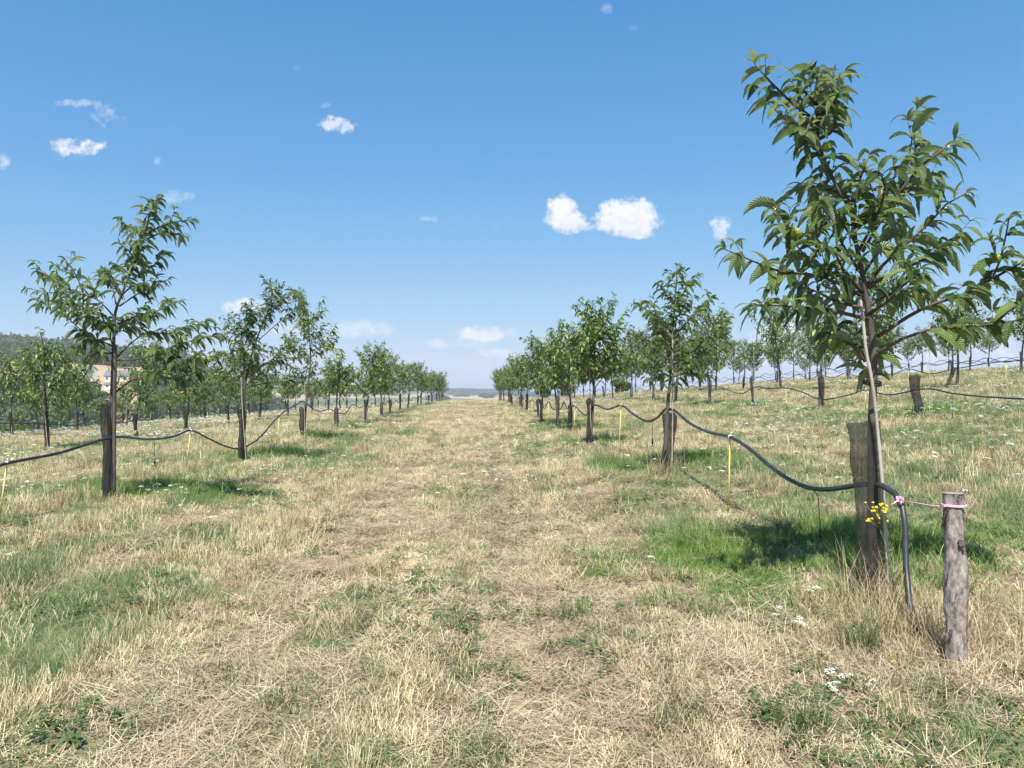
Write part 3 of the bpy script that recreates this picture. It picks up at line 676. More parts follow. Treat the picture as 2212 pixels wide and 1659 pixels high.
def c1(l): return [(a*.486+1474.7, b*.486+57.6) for a, b in l]
def c3(l): return [(a*.486, b*.486+345.6) for a, b in l]
def c4(l): return [(a*.4323+633.6, b*.4323+633.6) for a, b in l]
T1t = [(1888,1290),(1886,1100),(1884,900)]+c1([(850,1560),(850,1470),(838,1330),(822,1230),(790,1050),(768,950),(752,820),(690,720),(640,620),(605,520),(600,400),(598,300),(597,195)])
T1b = [([(600,420),(645,385),(670,330)],.1),([(605,500),(655,475),(685,440)],-.1),([(607,520),(560,500),(530,530)],.1),([(600,350),(560,310),(535,280)],-.1),([(598,310),(640,260),(668,220)],.15),([(600,450),(565,430),(545,480)],-.15),([(600,400),(660,360),(690,300)],-.2),([(540,390),(520,330),(510,270)],.1),([(600,430),(560,395),(500,350),(455,310),(385,240),(318,162)],-.15),([(610,500),(560,470),(500,440),(430,400)],.2),
 ([(800,1000),(870,880),(960,730),(1000,600),(1020,500),(1042,360)],.25),([(940,770),(1000,690),(1070,610),(1140,560),(1210,500)],-.1),([(930,780),(1020,720),(1090,670),(1130,650)],.3),
 ([(820,1160),(890,1060),(1000,960),(1100,870),(1170,790),(1260,740)],-.3),([(830,1150),(950,1090),(1080,1030),(1180,950),(1240,920)],.2),
 ([(865,1380),(1000,1290),(1120,1230),(1250,1190),(1380,1110),(1430,960),(1450,850)],-.35),([(1250,1190),(1360,1130),(1450,1080),(1560,1020)],-.4),([(870,1450),(970,1390),(1080,1350),(1250,1335),(1400,1320),(1517,1300),(1680,1270)],-.5),([(1380,1330),(1450,1260),(1540,1200),(1620,1150)],-.55),
 ([(800,1200),(690,1140),(560,1100),(440,1090),(320,1045),(190,990)],-.3),([(780,1150),(640,1080),(550,1030),(490,940),(450,870),(410,790)],.1),([(700,1000),(600,960),(500,900),(420,880)],-.2),
 ([(820,1300),(700,1270),(560,1250),(430,1240),(300,1235)],-.35),([(800,1250),(680,1220),(600,1180),(520,1150)],.35),([(812,1490),(760,1420),(700,1390),(620,1370)],.15),
 ([(790,1050),(760,900),(770,760),(800,650),(830,570)],-.1),([(700,735),(620,715),(530,700)],.2),([(780,1000),(860,850),(900,720),(870,640)],-.3),([(830,1240),(920,1190),(1010,1170),(1090,1185)],.35),
 ([(780,1080),(700,950),(650,860),(590,820)],.3),([(790,1120),(870,1000),(930,920),(950,860)],.4),([(770,960),(700,860),(640,800),(600,780)],-.35),([(820,1280),(900,1230),(980,1150),(1050,1100)],-.4),([(800,1180),(720,1090),(680,1010),(640,980)],-.45),([(760,900),(820,800),(870,760),(930,700)],.1)]
hero(('R1', 0), T1t, [(c1(a), b) for a, b in T1b], .245, 'tall chestnut tree in right foreground with wide burr-bearing crown', 1.08, 15, sub=1, seg=10, extra=3, gap=.048, r0=.043, lw=.175, ext=(.45, .6), subl=(.12, .26))
At = c3([(478,1550),(490,1200),(500,1000),(505,820),(512,680),(540,600),(580,500),(610,430),(645,330),(665,240),(705,160)])
Ab = [([(640,340),(700,300),(760,280),(855,262)],0),([(655,350),(730,320),(790,330),(830,340)],.3),([(600,450),(570,400),(530,370)],-.2),([(640,350),(600,310),(540,280)],.2),
 ([(510,700),(430,620),(330,590),(230,590),(120,570)],-.3),([(400,610),(350,540),(320,480),(290,445)],0),([(330,590),(250,540),(200,510),(165,495)],.2),([(430,640),(330,640),(230,640),(160,640)],.3),([(460,690),(380,680),(300,670)],-.3),
 ([(530,650),(620,590),(700,550),(750,530)],.3),([(520,730),(620,690),(700,670),(800,625)],-.3),([(540,600),(590,560),(640,545)],-.2),([(515,640),(500,560),(495,500)],.3),
 ([(515,880),(600,800),(660,770),(760,770),(860,730),(960,745)],.4),([(515,890),(640,880),(770,830),(900,790),(980,780)],-.5),([(518,1030),(580,980),(650,960),(760,920),(850,890),(960,870)],-.4),([(650,960),(720,860),(800,810)],-.3),([(640,960),(740,970),(830,960),(900,940)],-.3),
 ([(505,830),(440,800),(390,790),(340,840)],-.2),([(505,760),(450,720),(400,700)],.3),([(500,820),(470,730),(440,660)],-.3),([(500,860),(430,860),(380,880)],.4),([(512,760),(560,720),(600,700)],.4)]
hero(('L1', 0), At, [(c3(a), b) for a, b in Ab], .225, 'tall chestnut tree nearest in the left row, leader leaning right', 1.25, 18, sub=1, seg=8, extra=5, gap=.046, lw=.175, r0=.045, subl=(.12, .3))
Bt = c3([(1075,1335),(1085,1040),(1110,900),(1140,800),(1180,700),(1205,620),(1205,545)])
Bb = [([(1110,900),(1060,830),(1030,730)],.2),([(1100,1000),(1010,980),(940,930),(900,910)],-.4),([(1110,940),(1050,900),(1000,860)],.4),([(1150,800),(1240,720),(1320,650),(1325,590)],.2),([(1120,950),(1230,870),(1310,800)],-.4),([(1100,1010),(1190,990),(1290,980),(1360,960)],-.2),([(1180,700),(1240,640),(1290,600)],-.2),([(1130,830),(1090,770),(1120,710)],-.2),([(1120,930),(1200,900),(1290,880),(1350,860)],.4),([(1100,1000),(1060,960),(990,1010)],.2)]
hero(('L1', 1), Bt, [(c3(a), b) for a, b in Bb], .20, 'chestnut tree with split top, second in the left row', 1.0, 14, sub=2, seg=6, extra=11, gap=.052, r0=.045, subl=(.2, .42), burr=BUR2, splitb=False, lw=.2)
Ct = c3([(1340,1250),(1365,1040),(1380,900),(1372,760),(1350,660),(1310,600)])
Cb = [([(1380,880),(1450,800),(1490,740)],.2),([(1372,760),(1410,700),(1420,650)],-.2),([(1365,960),(1300,920),(1250,900)],.3),([(1375,1000),(1430,980),(1470,970)],-.3),([(1378,900),(1320,850),(1290,800)],-.3),([(1380,850),(1430,830),(1480,830)],-.3),([(1370,1000),(1310,990),(1270,985)],.2)]
hero(('L1', 2), Ct, [(c3(a), b) for a, b in Cb], .21, 'chestnut tree with hooked top, third in the left row', 1.0, 10, sub=2, seg=5, extra=11, gap=.06, r0=.045, subl=(.25, .45), burr=BUR2, splitb=False, far=True)
T2t = [(1435,1012)]+c4([(1870,580),(1885,420),(1890,300),(1900,100),(1912,-20),(1918,-140)])
T2b = [([(1890,330),(1960,250),(2060,200),(2170,130)],-.2),([(1890,350),(1980,330),(2080,280),(2180,250)],.3),([(1895,230),(1970,140),(2040,60),(2100,20)],.2),([(1905,60),(1960,-20),(1990,-70)],.1),([(1905,60),(1850,-10),(1820,-50)],-.2),([(1895,200),(1820,120),(1760,80),(1720,60)],-.2),([(1890,340),(1810,280),(1740,230),(1690,200)],.3),([(1888,400),(1800,350),(1730,340)],-.3),([(1888,420),(1980,400),(2080,410)],.3),([(1889,380),(1960,300),(2040,290)],-.3),([(1889,420),(1840,400),(1780,430)],.2),([(1888,410),(1960,370),(2020,370)],-.3),([(1900,150),(1950,70),(1970,10)],-.3),([(1895,250),(1830,200),(1790,150)],.4)]
hero(('R1', 1), T2t, [(c4(a), b) for a, b in T2b], .20, 'upright chestnut tree with pointed crown, second in the right row', 1.0, 12, sub=1, seg=7, extra=10, gap=.046, r0=.04, subl=(.15, .34), splitb=False)
T3t = [(1273,960)]+c4([(1500,520),(1500,420),(1505,300),(1500,150),(1495,40)])
T3b = [([(1500,430),(1600,380),(1720,350)],.2),([(1500,430),(1420,350),(1340,300)],-.2),([(1500,330),(1600,250),(1700,200)],-.3),([(1500,330),(1420,250),(1350,190)],.3),([(1500,480),(1570,400),(1640,380)],-.3),([(1500,420),(1440,360),(1390,330)],.3),([(1502,300),(1580,220),(1640,150)],.2),([(1502,300),(1440,220),(1400,170)],-.2),([(1500,180),(1560,100),(1610,40)],-.2),([(1500,180),(1450,110),(1420,60)],.3),([(1500,400),(1570,330),(1660,300)],.4),([(1500,440),(1450,430),(1420,440)],-.3),([(1500,250),(1450,180),(1380,240)],.1)]
hero(('R1', 2), T3t, [(c4(a), b) for a, b in T3b], .205, 'dense round-crowned chestnut tree, third in the right row', 1.0, 16, sub=2, seg=5, extra=20, gap=.05, r0=.04, subl=(.2, .42), burr=BUR2, splitb=False, far=True)

def proto(hgt, rad, nb, seed, lean=0., clear=1.25, sparse=1.):
    random.seed(seed); tr = []; a0 = random.uniform(0, 6.28)
    for i in range(7):
        f = i/6; tr.append(np.array((lean*f*f+.05*math.sin(f*5+a0), .05*math.cos(f*4+a0), hgt*f-.05)))
    tr = resample(tr, .12); k = len(tr); mb = MB(); mb.tube(tr, [.038*(1-.85*i/k)+.004 for i in range(k)], 6)
    T = TreeB(.215, sparse, .22); T.shoot([*tr[int(k*.7)::3], tr[-1]], .004, .002, 0, 1, (.15, .3), .055)
    c0 = clear/hgt
    for j in range(nb):
        f = c0+(1-c0)*.86*(j+.5)/nb; p = tr[int(f*(k-1))]; a = a0+j*2.4+random.uniform(-.4, .4)
        g = (f-c0)/(1-c0); l = rad*(1.05-.65*g)*random.uniform(.7, 1.15)*(.75+.5*min(1, g*3)); dd = np.array((math.cos(a), math.sin(a), random.uniform(.35, .8)+.5*g))
        dd /= np.linalg.norm(dd); q = [p, p+dd*l*.5, p+dd*l+np.array((0, 0, .1*l))]
        mb.tube(resample(q, .15), .009, 4); T.shoot(q, .003, .002, .15, 2 if sparse > .7 else 1, (.18, .4), .058)
    mb.v += T.twigs.v if False else []
    t_me = mb.mesh('trunk', M_bark); c_me = leaves('crown', T.B, T.D, T.L, T.W, T.dr, 3, M_leaf_far, serr=False)
    random.shuffle(T.tips); print('proto leaves', len(T.B)); return t_me, c_me, [tuple(p) for p in T.tips[:12]]
PR = [proto(3.2, 1.25, 22, 1), proto(2.8, 1.3, 20, 2, .15), proto(3.5, 1.15, 23, 3, -.15), proto(3.0, 1.35, 22, 4, .25), proto(2.5, 1.0, 15, 5, 0, 1.15), proto(3.8, 1.2, 23, 6, .5), proto(2.2, .55, 6, 8, .1, 1.2, .6)]
random.seed(99)
GUARDS = {}
def sleeve(h, r, seed, ell=(1, 1)):
    rd = random.Random(seed); b = MB(); n = 18; k = 16; base = 0; lean = rd.uniform(-.05, .05)
    for i in range(k):
        f = i/(k-1); rr_ = r*(1+.10*math.sin(f*7+seed)+.05*rd.uniform(-1, 1)-.16*f*(1-f)*2)
        for j in range(n):
            a = 6.2832*j/n; w = 1+.14*math.sin(3*a+f*5+seed)+.08*math.sin(7*a+seed*2-f*6)
            b.v.append(np.array((rr_*w*math.cos(a)*ell[0]+lean*f+.01*math.sin(f*9+seed), rr_*w*math.sin(a)*ell[1], f*h-.02+(.03*math.sin(2*a+seed)+.014*math.sin(5*a))*(i == k-1))))
    for i in range(k-1):
        for j in range(n): q = i*n+j; b.f.append((q, i*n+(j+1) % n, (i+1)*n+(j+1) % n, q+n)); b.m.append(0)
    return b.mesh('trunk_sleeve', M_net_far if r < .1 else M_net)
SL = [sleeve(1.18, .062, 1), sleeve(1.08, .075, 2), sleeve(1.22, .058, 3), sleeve(.95, .07, 4)]
def cane(h, seed, r=.011):
    rd = random.Random(seed); b = MB(); p = []; ra = []; z = -.05; 
    while z < h:
        for dz, q in ((0, 1.0), (.012, 1.22), (.024, 1.0), (.12, .96)): p.append((.01*math.sin(z*2+seed), .006*math.cos(z*3), z+dz)); ra.append(r*q*(1-.3*z/h))
        z += rd.uniform(.2, .28)
    b.tube(p, ra, 6); return b.mesh('support_cane', M_cane)
CN = [cane(2.1, 1), cane(1.7, 2), cane(2.5, 3)]
def rod(h):
    b = MB(); b.tube([(0, 0, -.05), (0, 0, h)], .0085, 6); return b.mesh('yellow_rod', M_yel)
RD = rod(.98)
def clip():
    b = MB(); b.tube([(0, -.012, .0), (0, .012, 0)], .024, 8); b.tube([(0, 0, .015), (.012, 0, .05), (.035, 0, .055)], .005, 5); b.tube([(0, 0, .0), (0, 0, -.035)], .013, 6); return b.mesh('pipe_clip', M_white)
CLIP = clip()
DEAD = {('R2', 0), ('R2', 2)}
SPARSE = {('R2', 1), ('L3', 2), ('R3', 4), ('R1', 4)}
def lab(what, k, i, d):
    if i < 8 and d < 62: return '%s %s in the %s' % (ORD[i] if True else '', what, RNAME[k])
    return 'far %s, %s' % (what, RNAME[k])
PIPES = {}
for k, (o, ds) in ROWS.items():
    for i, d in enumerate(ds):
        x, y = TREEPOS[k, i]; z = H(x, y); hero_t = (k, i) in {('R1', 0), ('R1', 1), ('R1', 2), ('L1', 0), ('L1', 1), ('L1', 2)}
        if not hero_t and (k, i) not in DEAD:
            pi = random.randrange(6) if (k, i) not in SPARSE else 6
            if k in ('R4', 'R5', 'R6') and random.random() < .25: pi = 4
            if k == 'L1' and i < 8: pi = [0, 0, 0, 4, 5, 1, 5, 0][i]
            if k == 'R1' and i < 8: pi = [0, 0, 0, 3, 4, 0, 6, 1][i]
            if (k, i) in (('L2', 0), ('L3', 0)): pi = 0
            t_me, c_me, tips = PR[pi]
            e = empty('chestnut_tree', (x, y, z), random.uniform(0, 6.28)); e.rotation_euler.x = random.uniform(-.05, .05); e.rotation_euler.y = random.uniform(-.05, .05); sc = random.uniform(.95, 1.16)*{'R2': 1.32, 'R3': 1.38, 'R4': 1.34, 'R5': 1.3, 'R6': 1.25, 'L2': 1.04, 'L3': 1.0, 'L4': 1.0}.get(k, 1); e.scale = (sc, sc, sc*random.uniform(.95, 1.06))
            tag(e, lab('young chestnut tree', k, i, d), 'tree', 'young chestnut trees in the '+RNAME[k])
            link('trunk', t_me, e); link('crown', c_me, e)
            if d < 46:
                for tpnt in tips[:11 if d < 36 else 6]: link('chestnut_burr', BUR2, e, tuple(np.array(tpnt)+np.array((0, 0, -.04))))
        if (k, i) != ('R1', 0):
            g_ = link('trunk_sleeve', SL[random.randrange(4)], None, (x, y, z)); sz = {('L1', 0): 1.32, ('R1', 1): 1.2, ('L1', 1): 1.35}.get((k, i), random.uniform(.9, 1.2))
            hz_ = {('L1', 0): 1.05, ('R1', 1): .82, ('R1', 2): .95}.get((k, i), random.uniform(.85, 1.05)); g_.scale = (sz, sz, hz_); g_.rotation_euler = (random.uniform(-.05, .05), random.uniform(-.08, .08), random.uniform(0, 6.28))
            if (k, i) == ('L1', 0): g_.rotation_euler = (0, 0, .4); g_.location.x = x+.05; g_.data = SL[2]
            if (k, i) == ('R3', 0): g_.rotation_euler = (0, .42, 0); g_.location.x -= .35
            if (k, i) == ('R1', 1): g_.location.x = x+.03; g_.rotation_euler = (0, .06, 1.)
            if (k, i) == ('R1', 2): g_.rotation_euler = (0, .03, 1.)
            if (k, i) == ('R2', 0): g_.scale = (1.5, 1.5, .95); g_.location.x -= .1
            tag(g_, lab('black trunk net sleeve', k, i, d) if (k, i) not in DEAD else lab('bare black net sleeve without tree', k, i, d), 'trunk sleeve', 'net sleeves in the '+RNAME[k])
        if (k, i) != ('R1', 0) and (random.random() < .7 or d < 26) and (k, i) not in (('R1', 4), ('L1', 0)):
            c_ = link('support_cane', CN[random.randrange(3)], None, (x+random.uniform(.04, .09), y-.06, z)); c_.rotation_euler = (random.uniform(-.04, .04), random.uniform(-.07, .07), 0)
            if (k, i) == ('R2', 0): c_.location = (10.28, 18.92, z); c_.rotation_euler = (0, 0, 0); c_.data = CN[2]
            if (k, i) == ('R3', 0): c_.rotation_euler = (0, .2, 0); c_.location.x -= .4; c_.data = CN[0]
            tag(c_, lab('pale support cane', k, i, d), 'support cane', 'support canes in the '+RNAME[k])

# the near tree: sleeve, cane, tie; the nearest left tree: its stake
p0 = TREEPOS['R1', 0]; z0 = H(*p0)
b = MB(); n = 40; kk = 26; htop = px(0, 912, 5.3)[2]; 
for i in range(kk):
    f = i/(kk-1); zc = z0-.02+(htop-z0+.02)*f; Yp = 849-(zc-EYE)*1661/5.3
    xl = np.interp(f, [0, .15, .35, .6, .85, 1], [1856, 1850, 1850, 1848, 1836, 1829]); xr = np.interp(f, [0, .3, .6, 1], [1916, 1912, 1906, 1901])
    cx = ((xl+xr)/2-1106)/1661*5.3; hw = (xr-xl)/2/1661*5.3
    for j in range(n):
        a = 6.2832*j/n; w = 1+.03*math.sin(5*a+f*9)+.02*math.sin(11*a-f*14)
        b.v.append(np.array((cx+hw*w*math.cos(a)+.004*math.sin(f*30)-p0[0], 5.3+.055*w*math.sin(a)+.01*math.sin(f*16+a)-p0[1], zc-z0+(.012*math.cos(a)*(i == kk-1)))))
for i in range(kk-1):
    for j in range(n): b.f.append((i*n+j, i*n+(j+1) % n, (i+1)*n+(j+1) % n, (i+1)*n+j)); b.m.append(0)
tag(link('trunk_sleeve', b.mesh('trunk_sleeve', M_net), None, (p0[0], p0[1], z0)), 'wide sheer black net sleeve on the near tree beside the hose', 'trunk sleeve', 'net sleeves in the '+RNAME['R1'])
b = MB(); cpts = [px(1922, 1330, 5.16), px(1915, 1170, 5.16), px(1905, 1030, 5.17), px(1892, 890, 5.17), px(1883, 819, 5.17), px(1871, 756, 5.18), px(1864, 690, 5.19), px(1858, 640, 5.22)]
cp = resample(cpts, .03); rad = [.0125*(1.18 if i % 9 == 0 else 1.)*(1-.2*i/len(cp)) for i in range(len(cp))]; o0 = cp[0].copy(); b.tube(cp-o0, rad, 9)
tag(link('support_cane', b.mesh('support_cane', M_cane), None, tuple(o0)), 'long pale bamboo cane tied to the near tree trunk', 'support cane', 'support canes in the '+RNAME['R1'])
for (Yt, lb) in ((828, 'black tie binding the near trunk to its bamboo cane'), (950, 'thin black tie round cane and sleeve lower down the near tree')):
    b = MB(); c = (px(1884 if Yt < 900 else 1895, Yt, 5.24)); rx = .05 if Yt < 900 else .028
    for q in ((0, .012, -.004) if Yt < 900 else (0,)):
        b.tube([(rx*math.cos(a), .075*math.sin(a)-.0, q+.012*math.sin(a)) for a in np.linspace(0, 6.283, 22)], .0055 if Yt < 900 else .0025, 5)
    tag(link('tree_tie', b.mesh('tree_tie', M_tie), None, tuple(c)), lb, 'tie')
pA = TREEPOS['L1', 0]; zA = H(*pA); b = MB(); q = [px(*c3([(506, 1500)])[0], 10.3), px(*c3([(508, 1200)])[0], 10.3), px(*c3([(512, 820)])[0], 10.32)]; o0 = q[0].copy(); b.tube([v-o0 for v in resample(q, .2)], .024, 8)
tag(link('support_cane', b.mesh('support_cane', M_bark), None, tuple(o0)), 'grey straight wooden stake tied along the nearest left trunk', 'support cane', 'support canes in the '+RNAME['L1'])

# ---------------------------------------------------------------- rods, pipes, hanging sprinklers
def rodat(x, y, zclip, k, i, tilt=0., label=None):
    z = H(x, y); h = zclip-z+.02; o = link('yellow_rod', RD, None, (x, y, z)); o.scale = (1.0, 1.0, max(.3, h/.98)); o.rotation_euler = (0, tilt, 0); o.location.x -= math.sin(tilt)*h
    tag(o, label or lab('yellow pipe rod', k, i, y), 'rod', 'yellow rods in the '+RNAME[k])
def sprinkler(p, h, label, group, swing=.02):
    e = empty('hanging_sprinkler', tuple(p)); tag(e, label, 'sprinkler', group)
    b = MB(); b.tube([(0, 0, -.015), (swing*.8, 0, -h*.2), (swing, 0, -h*.6), (swing*1.2, 0, -h)], .0035, 6); link('feed_tube', b.mesh('feed_tube', M_pipe), e)
    b = MB(); b.tube([(swing*1.2, 0, -h), (swing*1.2, 0, -h-.03)], .009, 8); link('blue_connector', b.mesh('blue_connector', M_blue), e)
    b = MB(); b.tube([(swing*1.2, 0, -h-.03), (swing*1.2, 0, -h-.09)], .014, 8); b.tube([(swing*1.2, 0, -h-.09), (swing*1.2, 0, -h-.12)], .006, 6)
    b.tube([(swing*1.2-.016, 0, -h-.12), (swing*1.2+.016, 0, -h-.125)], .007, 6); b.tube([(swing*1.2-.014, 0, -h-.12), (swing*1.2-.018, 0, -h-.16), (swing*1.2, 0, -h-.175), (swing*1.2+.018, 0, -h-.16), (swing*1.2+.014, 0, -h-.12)], .003, 5)
    link('nozzle', b.mesh('nozzle', M_pipe), e)
def pipe(name, pts, r, label, clips=()):
    P = resample(pts, .12); o0 = np.array((P[0][0], P[0][1], P[0][2])); b = MB(); b.tube(P-o0, r, 8)
    e = link(name, b.mesh(name, M_pipe), None, tuple(o0)); tag(e, label, 'irrigation pipe', 'black irrigation pipes along the tree rows')
    for c in clips: q = link('clip', CLIP, e, tuple(np.array(c)-o0)); q.rotation_euler = (0, 0, random.uniform(0, 3))
    return e
def auto_pts(k, i0, z_of=None):
    o, ds = ROWS[k]; pts = []; cl = []
    for i in range(i0, len(ds)):
        x, y = TREEPOS[k, i]; z = H(x, y); y1 = TREEPOS[k, i+1][1] if i+1 < len(ds) else y+4; x1 = TREEPOS[k, i+1][0] if i+1 < len(ds) else x-.2
        zt = z+random.uniform(.66, .95); pts.append((x+.04, y, zt)); ym, xm = (y+y1)/2+random.uniform(-.5, .5), (x+x1)/2; zm = H(xm, ym)+random.uniform(.84, .96)
        for f, s_ in ((.5, -.14-.12*random.random()),): pts.append((x+(xm-x)*f, y+(ym-y)*f, (zt+zm)/2+s_))
        pts.append((xm, ym, zm)); cl.append((xm, ym, zm, i))
        if i+1 < len(ds): pts.append(((xm+x1)/2, (ym+y1)/2, (zm+H(x1, y1)+.8)/2-.12-.12*random.random()))
    return pts, cl
# left row
lp = [px(-560, 1240, 5.4), px(-200, 1080, 6.9), px(-70, 1030, 7.8), px(15, 1001, 8.6), px(130, 978, 9.5), px(242, 945, 10.35), px(320, 949, 12.3), px(375, 943, 13.4), px(412, 930, 14.1), px(450, 947, 15.2), px(490, 965, 16.2), px(522, 968, 17.0), px(560, 946, 18.3), px(604, 897, 20.3), px(640, 874, 22.2), px(656, 868, 23.1), px(686, 888, 25.2), px(712, 884, 27.2)]
ap, cl = auto_pts('L1', 3); clp = [px(15, 1001, 8.6), px(412, 930, 14.1), px(604, 897, 20.3)]
pipe('irrigation_pipe', lp+[np.array(q) for q in ap], .0185, 'black irrigation pipe looping along the row left of the alley', clp+[c[:3] for c in cl[:4]])
for (c, tl, lb) in ((clp[0], .13, 'yellow rod at the left edge of the photo under the pipe clip'), (clp[1], .12, 'yellow rod leaning between the first two left trees'), (clp[2], .1, 'yellow rod between the second and third left trees')): rodat(c[0], c[1], c[2], 'L1', 0, tl, lb)
for c in cl: rodat(c[0], c[1], c[2], 'L1', c[3])
sprinkler(px(331, 949, 12.3), .30, 'sprinkler hanging from the left pipe just past the nearest left tree', None)
sprinkler(px(567, 940, 18.5), .32, 'sprinkler hanging from the left pipe beyond the second tree', None, .0)
# right row, with the vertical supply hose at its end
rp0 = [px(1999, 1400, 4.42), px(1978, 1350, 4.55), px(1964, 1300, 4.68), px(1957, 1220, 4.8), px(1956, 1140, 4.86), px(1950, 1098, 4.9), px(1934, 1066, 4.98), px(1908, 1050, 5.1), px(1875, 1046, 5.5), px(1838, 1050, 5.75), px(1790, 1057, 6.3), px(1745, 1053, 6.7), px(1700, 1033, 7.1), px(1655, 1000, 7.7), px(1620, 970, 8.1), px(1577, 944, 8.7), px(1530, 933, 9.6), px(1490, 914, 10.5), px(1455, 885, 11.4)]
rp1 = [px(1437, 884, 11.6), px(1420, 902, 12.3), px(1398, 910, 13.0), px(1370, 896, 14.0), px(1342, 876, 15.4), px(1312, 884, 17.0), px(1285, 875, 18.2), px(1273, 890, 19.0), px(1262, 896, 20.5), px(1243, 878, 22.2)]
ap, cl = auto_pts('R1', 3); clr = [px(1577, 944, 8.7), px(1342, 876, 15.4), px(1243, 878, 22.2)]
pipe('irrigation_pipe', rp0+rp1+[np.array(q) for q in ap], .0195, 'thick black hose rising from the ground and looping along the right row', clr+[c[:3] for c in cl[:3]])
for (c, tl, lb) in ((clr[0], .02, 'yellow rod between the near tree and the second right tree'), (clr[1], .05, 'yellow rod between the second and third right trees'), (clr[2], .06, 'yellow rod beyond the third right tree')): rodat(c[0], c[1], c[2], 'R1', 0, tl, lb)
for c in cl: rodat(c[0], c[1], c[2], 'R1', c[3])
sprinkler(px(1757, 1054, 6.6), .33, 'blue-tipped sprinkler hanging from the hose left of the near tree', None, .05)
sprinkler(px(1408, 908, 12.6), .30, 'sprinkler hanging from the hose left of the second right tree', None, .01)
# second right row: measured pipe
r2 = [(14.9, 12.9), ]
rr2 = [px(2500, 880, 12.0), px(2300, 866, 13.5), px(2140, 858, 15.5), px(2060, 850, 17.2), px(2000, 840, 18.9), px(1930, 852, 20.6), px(1900, 850, 21.6), px(1870, 842, 22.3), px(1835, 853, 23.4), px(1790, 862, 24.4), px(1768, 862, 24.9), px(1735, 848, 26.5), px(1698, 838, 27.9), px(1665, 840, 29.2), px(1632, 836, 30.8), px(1600, 850, 32.6), px(1560, 838, 35.0)]
ap, cl = auto_pts('R2', 3)
pipe('irrigation_pipe', rr2+[np.array(q) for q in ap], .019, 'black irrigation pipe sagging along the second row up the slope', [px(1870, 842, 22.3), px(1698, 838, 27.9), px(2000, 840, 18.9)])
rodat(*px(1870, 842, 22.3), 'R2', 0, 0, 'yellow rod seen just left of the near tree trunk'); rodat(*px(1698, 838, 27.9), 'R2', 1, 0, 'yellow rod between the two bare sleeves of the second right row'); rodat(*px(1560, 838, 35), 'R2', 2, 0, 'yellow rod past the leaning bare sleeve of the second right row')
for c in cl: rodat(c[0], c[1], c[2], 'R2', c[3])
sprinkler(px(2057, 850, 17.3), .42, 'sprinkler hanging from the pipe right of the grey bare sleeve', None, .0)
sprinkler(px(1746, 855, 26), .40, 'sprinkler hanging beside the post of the second right row', None, .0)
for k in ('R3', 'R4', 'R5', 'R6', 'L2', 'L3', 'L4', 'L5'):
    ap, cl = auto_pts(k, 0); x, y = TREEPOS[k, 0]; dx = VP*12
    st = [(x+dx*.8, y-9, H(x+dx*.8, y-9)+.7), (x+dx*.4, y-6, H(x+dx*.4, y-6)+.8), (x+dx*.2, y-3, H(x+dx*.2, y-3)+.92)]
    pipe('irrigation_pipe', [np.array(q) for q in st+ap], .018, 'black irrigation pipe along the '+RNAME[k], [c[:3] for c in cl[:2]])
    rodat(st[2][0], st[2][1], st[2][2], k, 0, 0, 'yellow rod before the first tree of the '+RNAME[k])
    for c in cl:
        if c[3] < 9: rodat(c[0], c[1], c[2], k, c[3], random.uniform(-.06, .06))

# ---------------------------------------------------------------- rough post and pink twine
pb = px(2062, 1432, 4.03); zb = H(pb[0], pb[1]); ptop = px(2062, 1066, 4.03)[2]
b = MB(); n = 28; kk = 34; rd = random.Random(3)
for i in range(kk):
    f = i/(kk-1); z = -.08+(ptop-zb+.08)*f; cx = np.interp(f, [0, .25, .6, .85, 1], [.012, .006, .008, -.004, -.008]); r = np.interp(f, [0, .12, .5, .8, 1], [.042, .052, .055, .050, .049])
    for j in range(n):
        a = 6.2832*j/n; w = 1+.05*math.sin(2*a+f*6)+.13*(vn(a*2.2+5, f*7, 5)-.5)+.09*(vn(a*5, f*24, 6)-.5)
        if abs(f-.72) < .05 and math.cos(a+1.6) > .3: w *= .86
        if abs(f-.30) < .05 and math.cos(a+2.5) > .2: w *= .88
        b.v.append(np.array((cx+r*w*math.cos(a), r*w*math.sin(a), z)))
for i in range(kk-1):
    for j in range(n): b.f.append((i*n+j, i*n+(j+1) % n, (i+1)*n+(j+1) % n, (i+1)*n+j)); b.m.append(0)
pe = empty('wooden_post', (pb[0], pb[1], zb)); tag(pe, 'short rough bark-covered wooden post tied with pink twine', 'post')
link('bark_shaft', b.mesh('bark_shaft', M_post), pe)
b = MB(); top = [(-.008+.051*(1+.05*math.sin(2*a+6))*math.cos(a), .051*math.sin(a), ptop-zb+.002) for a in np.linspace(0, 6.2832, 29)[:-1]]
b.poly(top+[(-.008, 0, ptop-zb+.006)], [(j, (j+1) % 28, 28) for j in range(28)]); link('sawn_top', b.mesh('sawn_top', M_cut, False), pe)
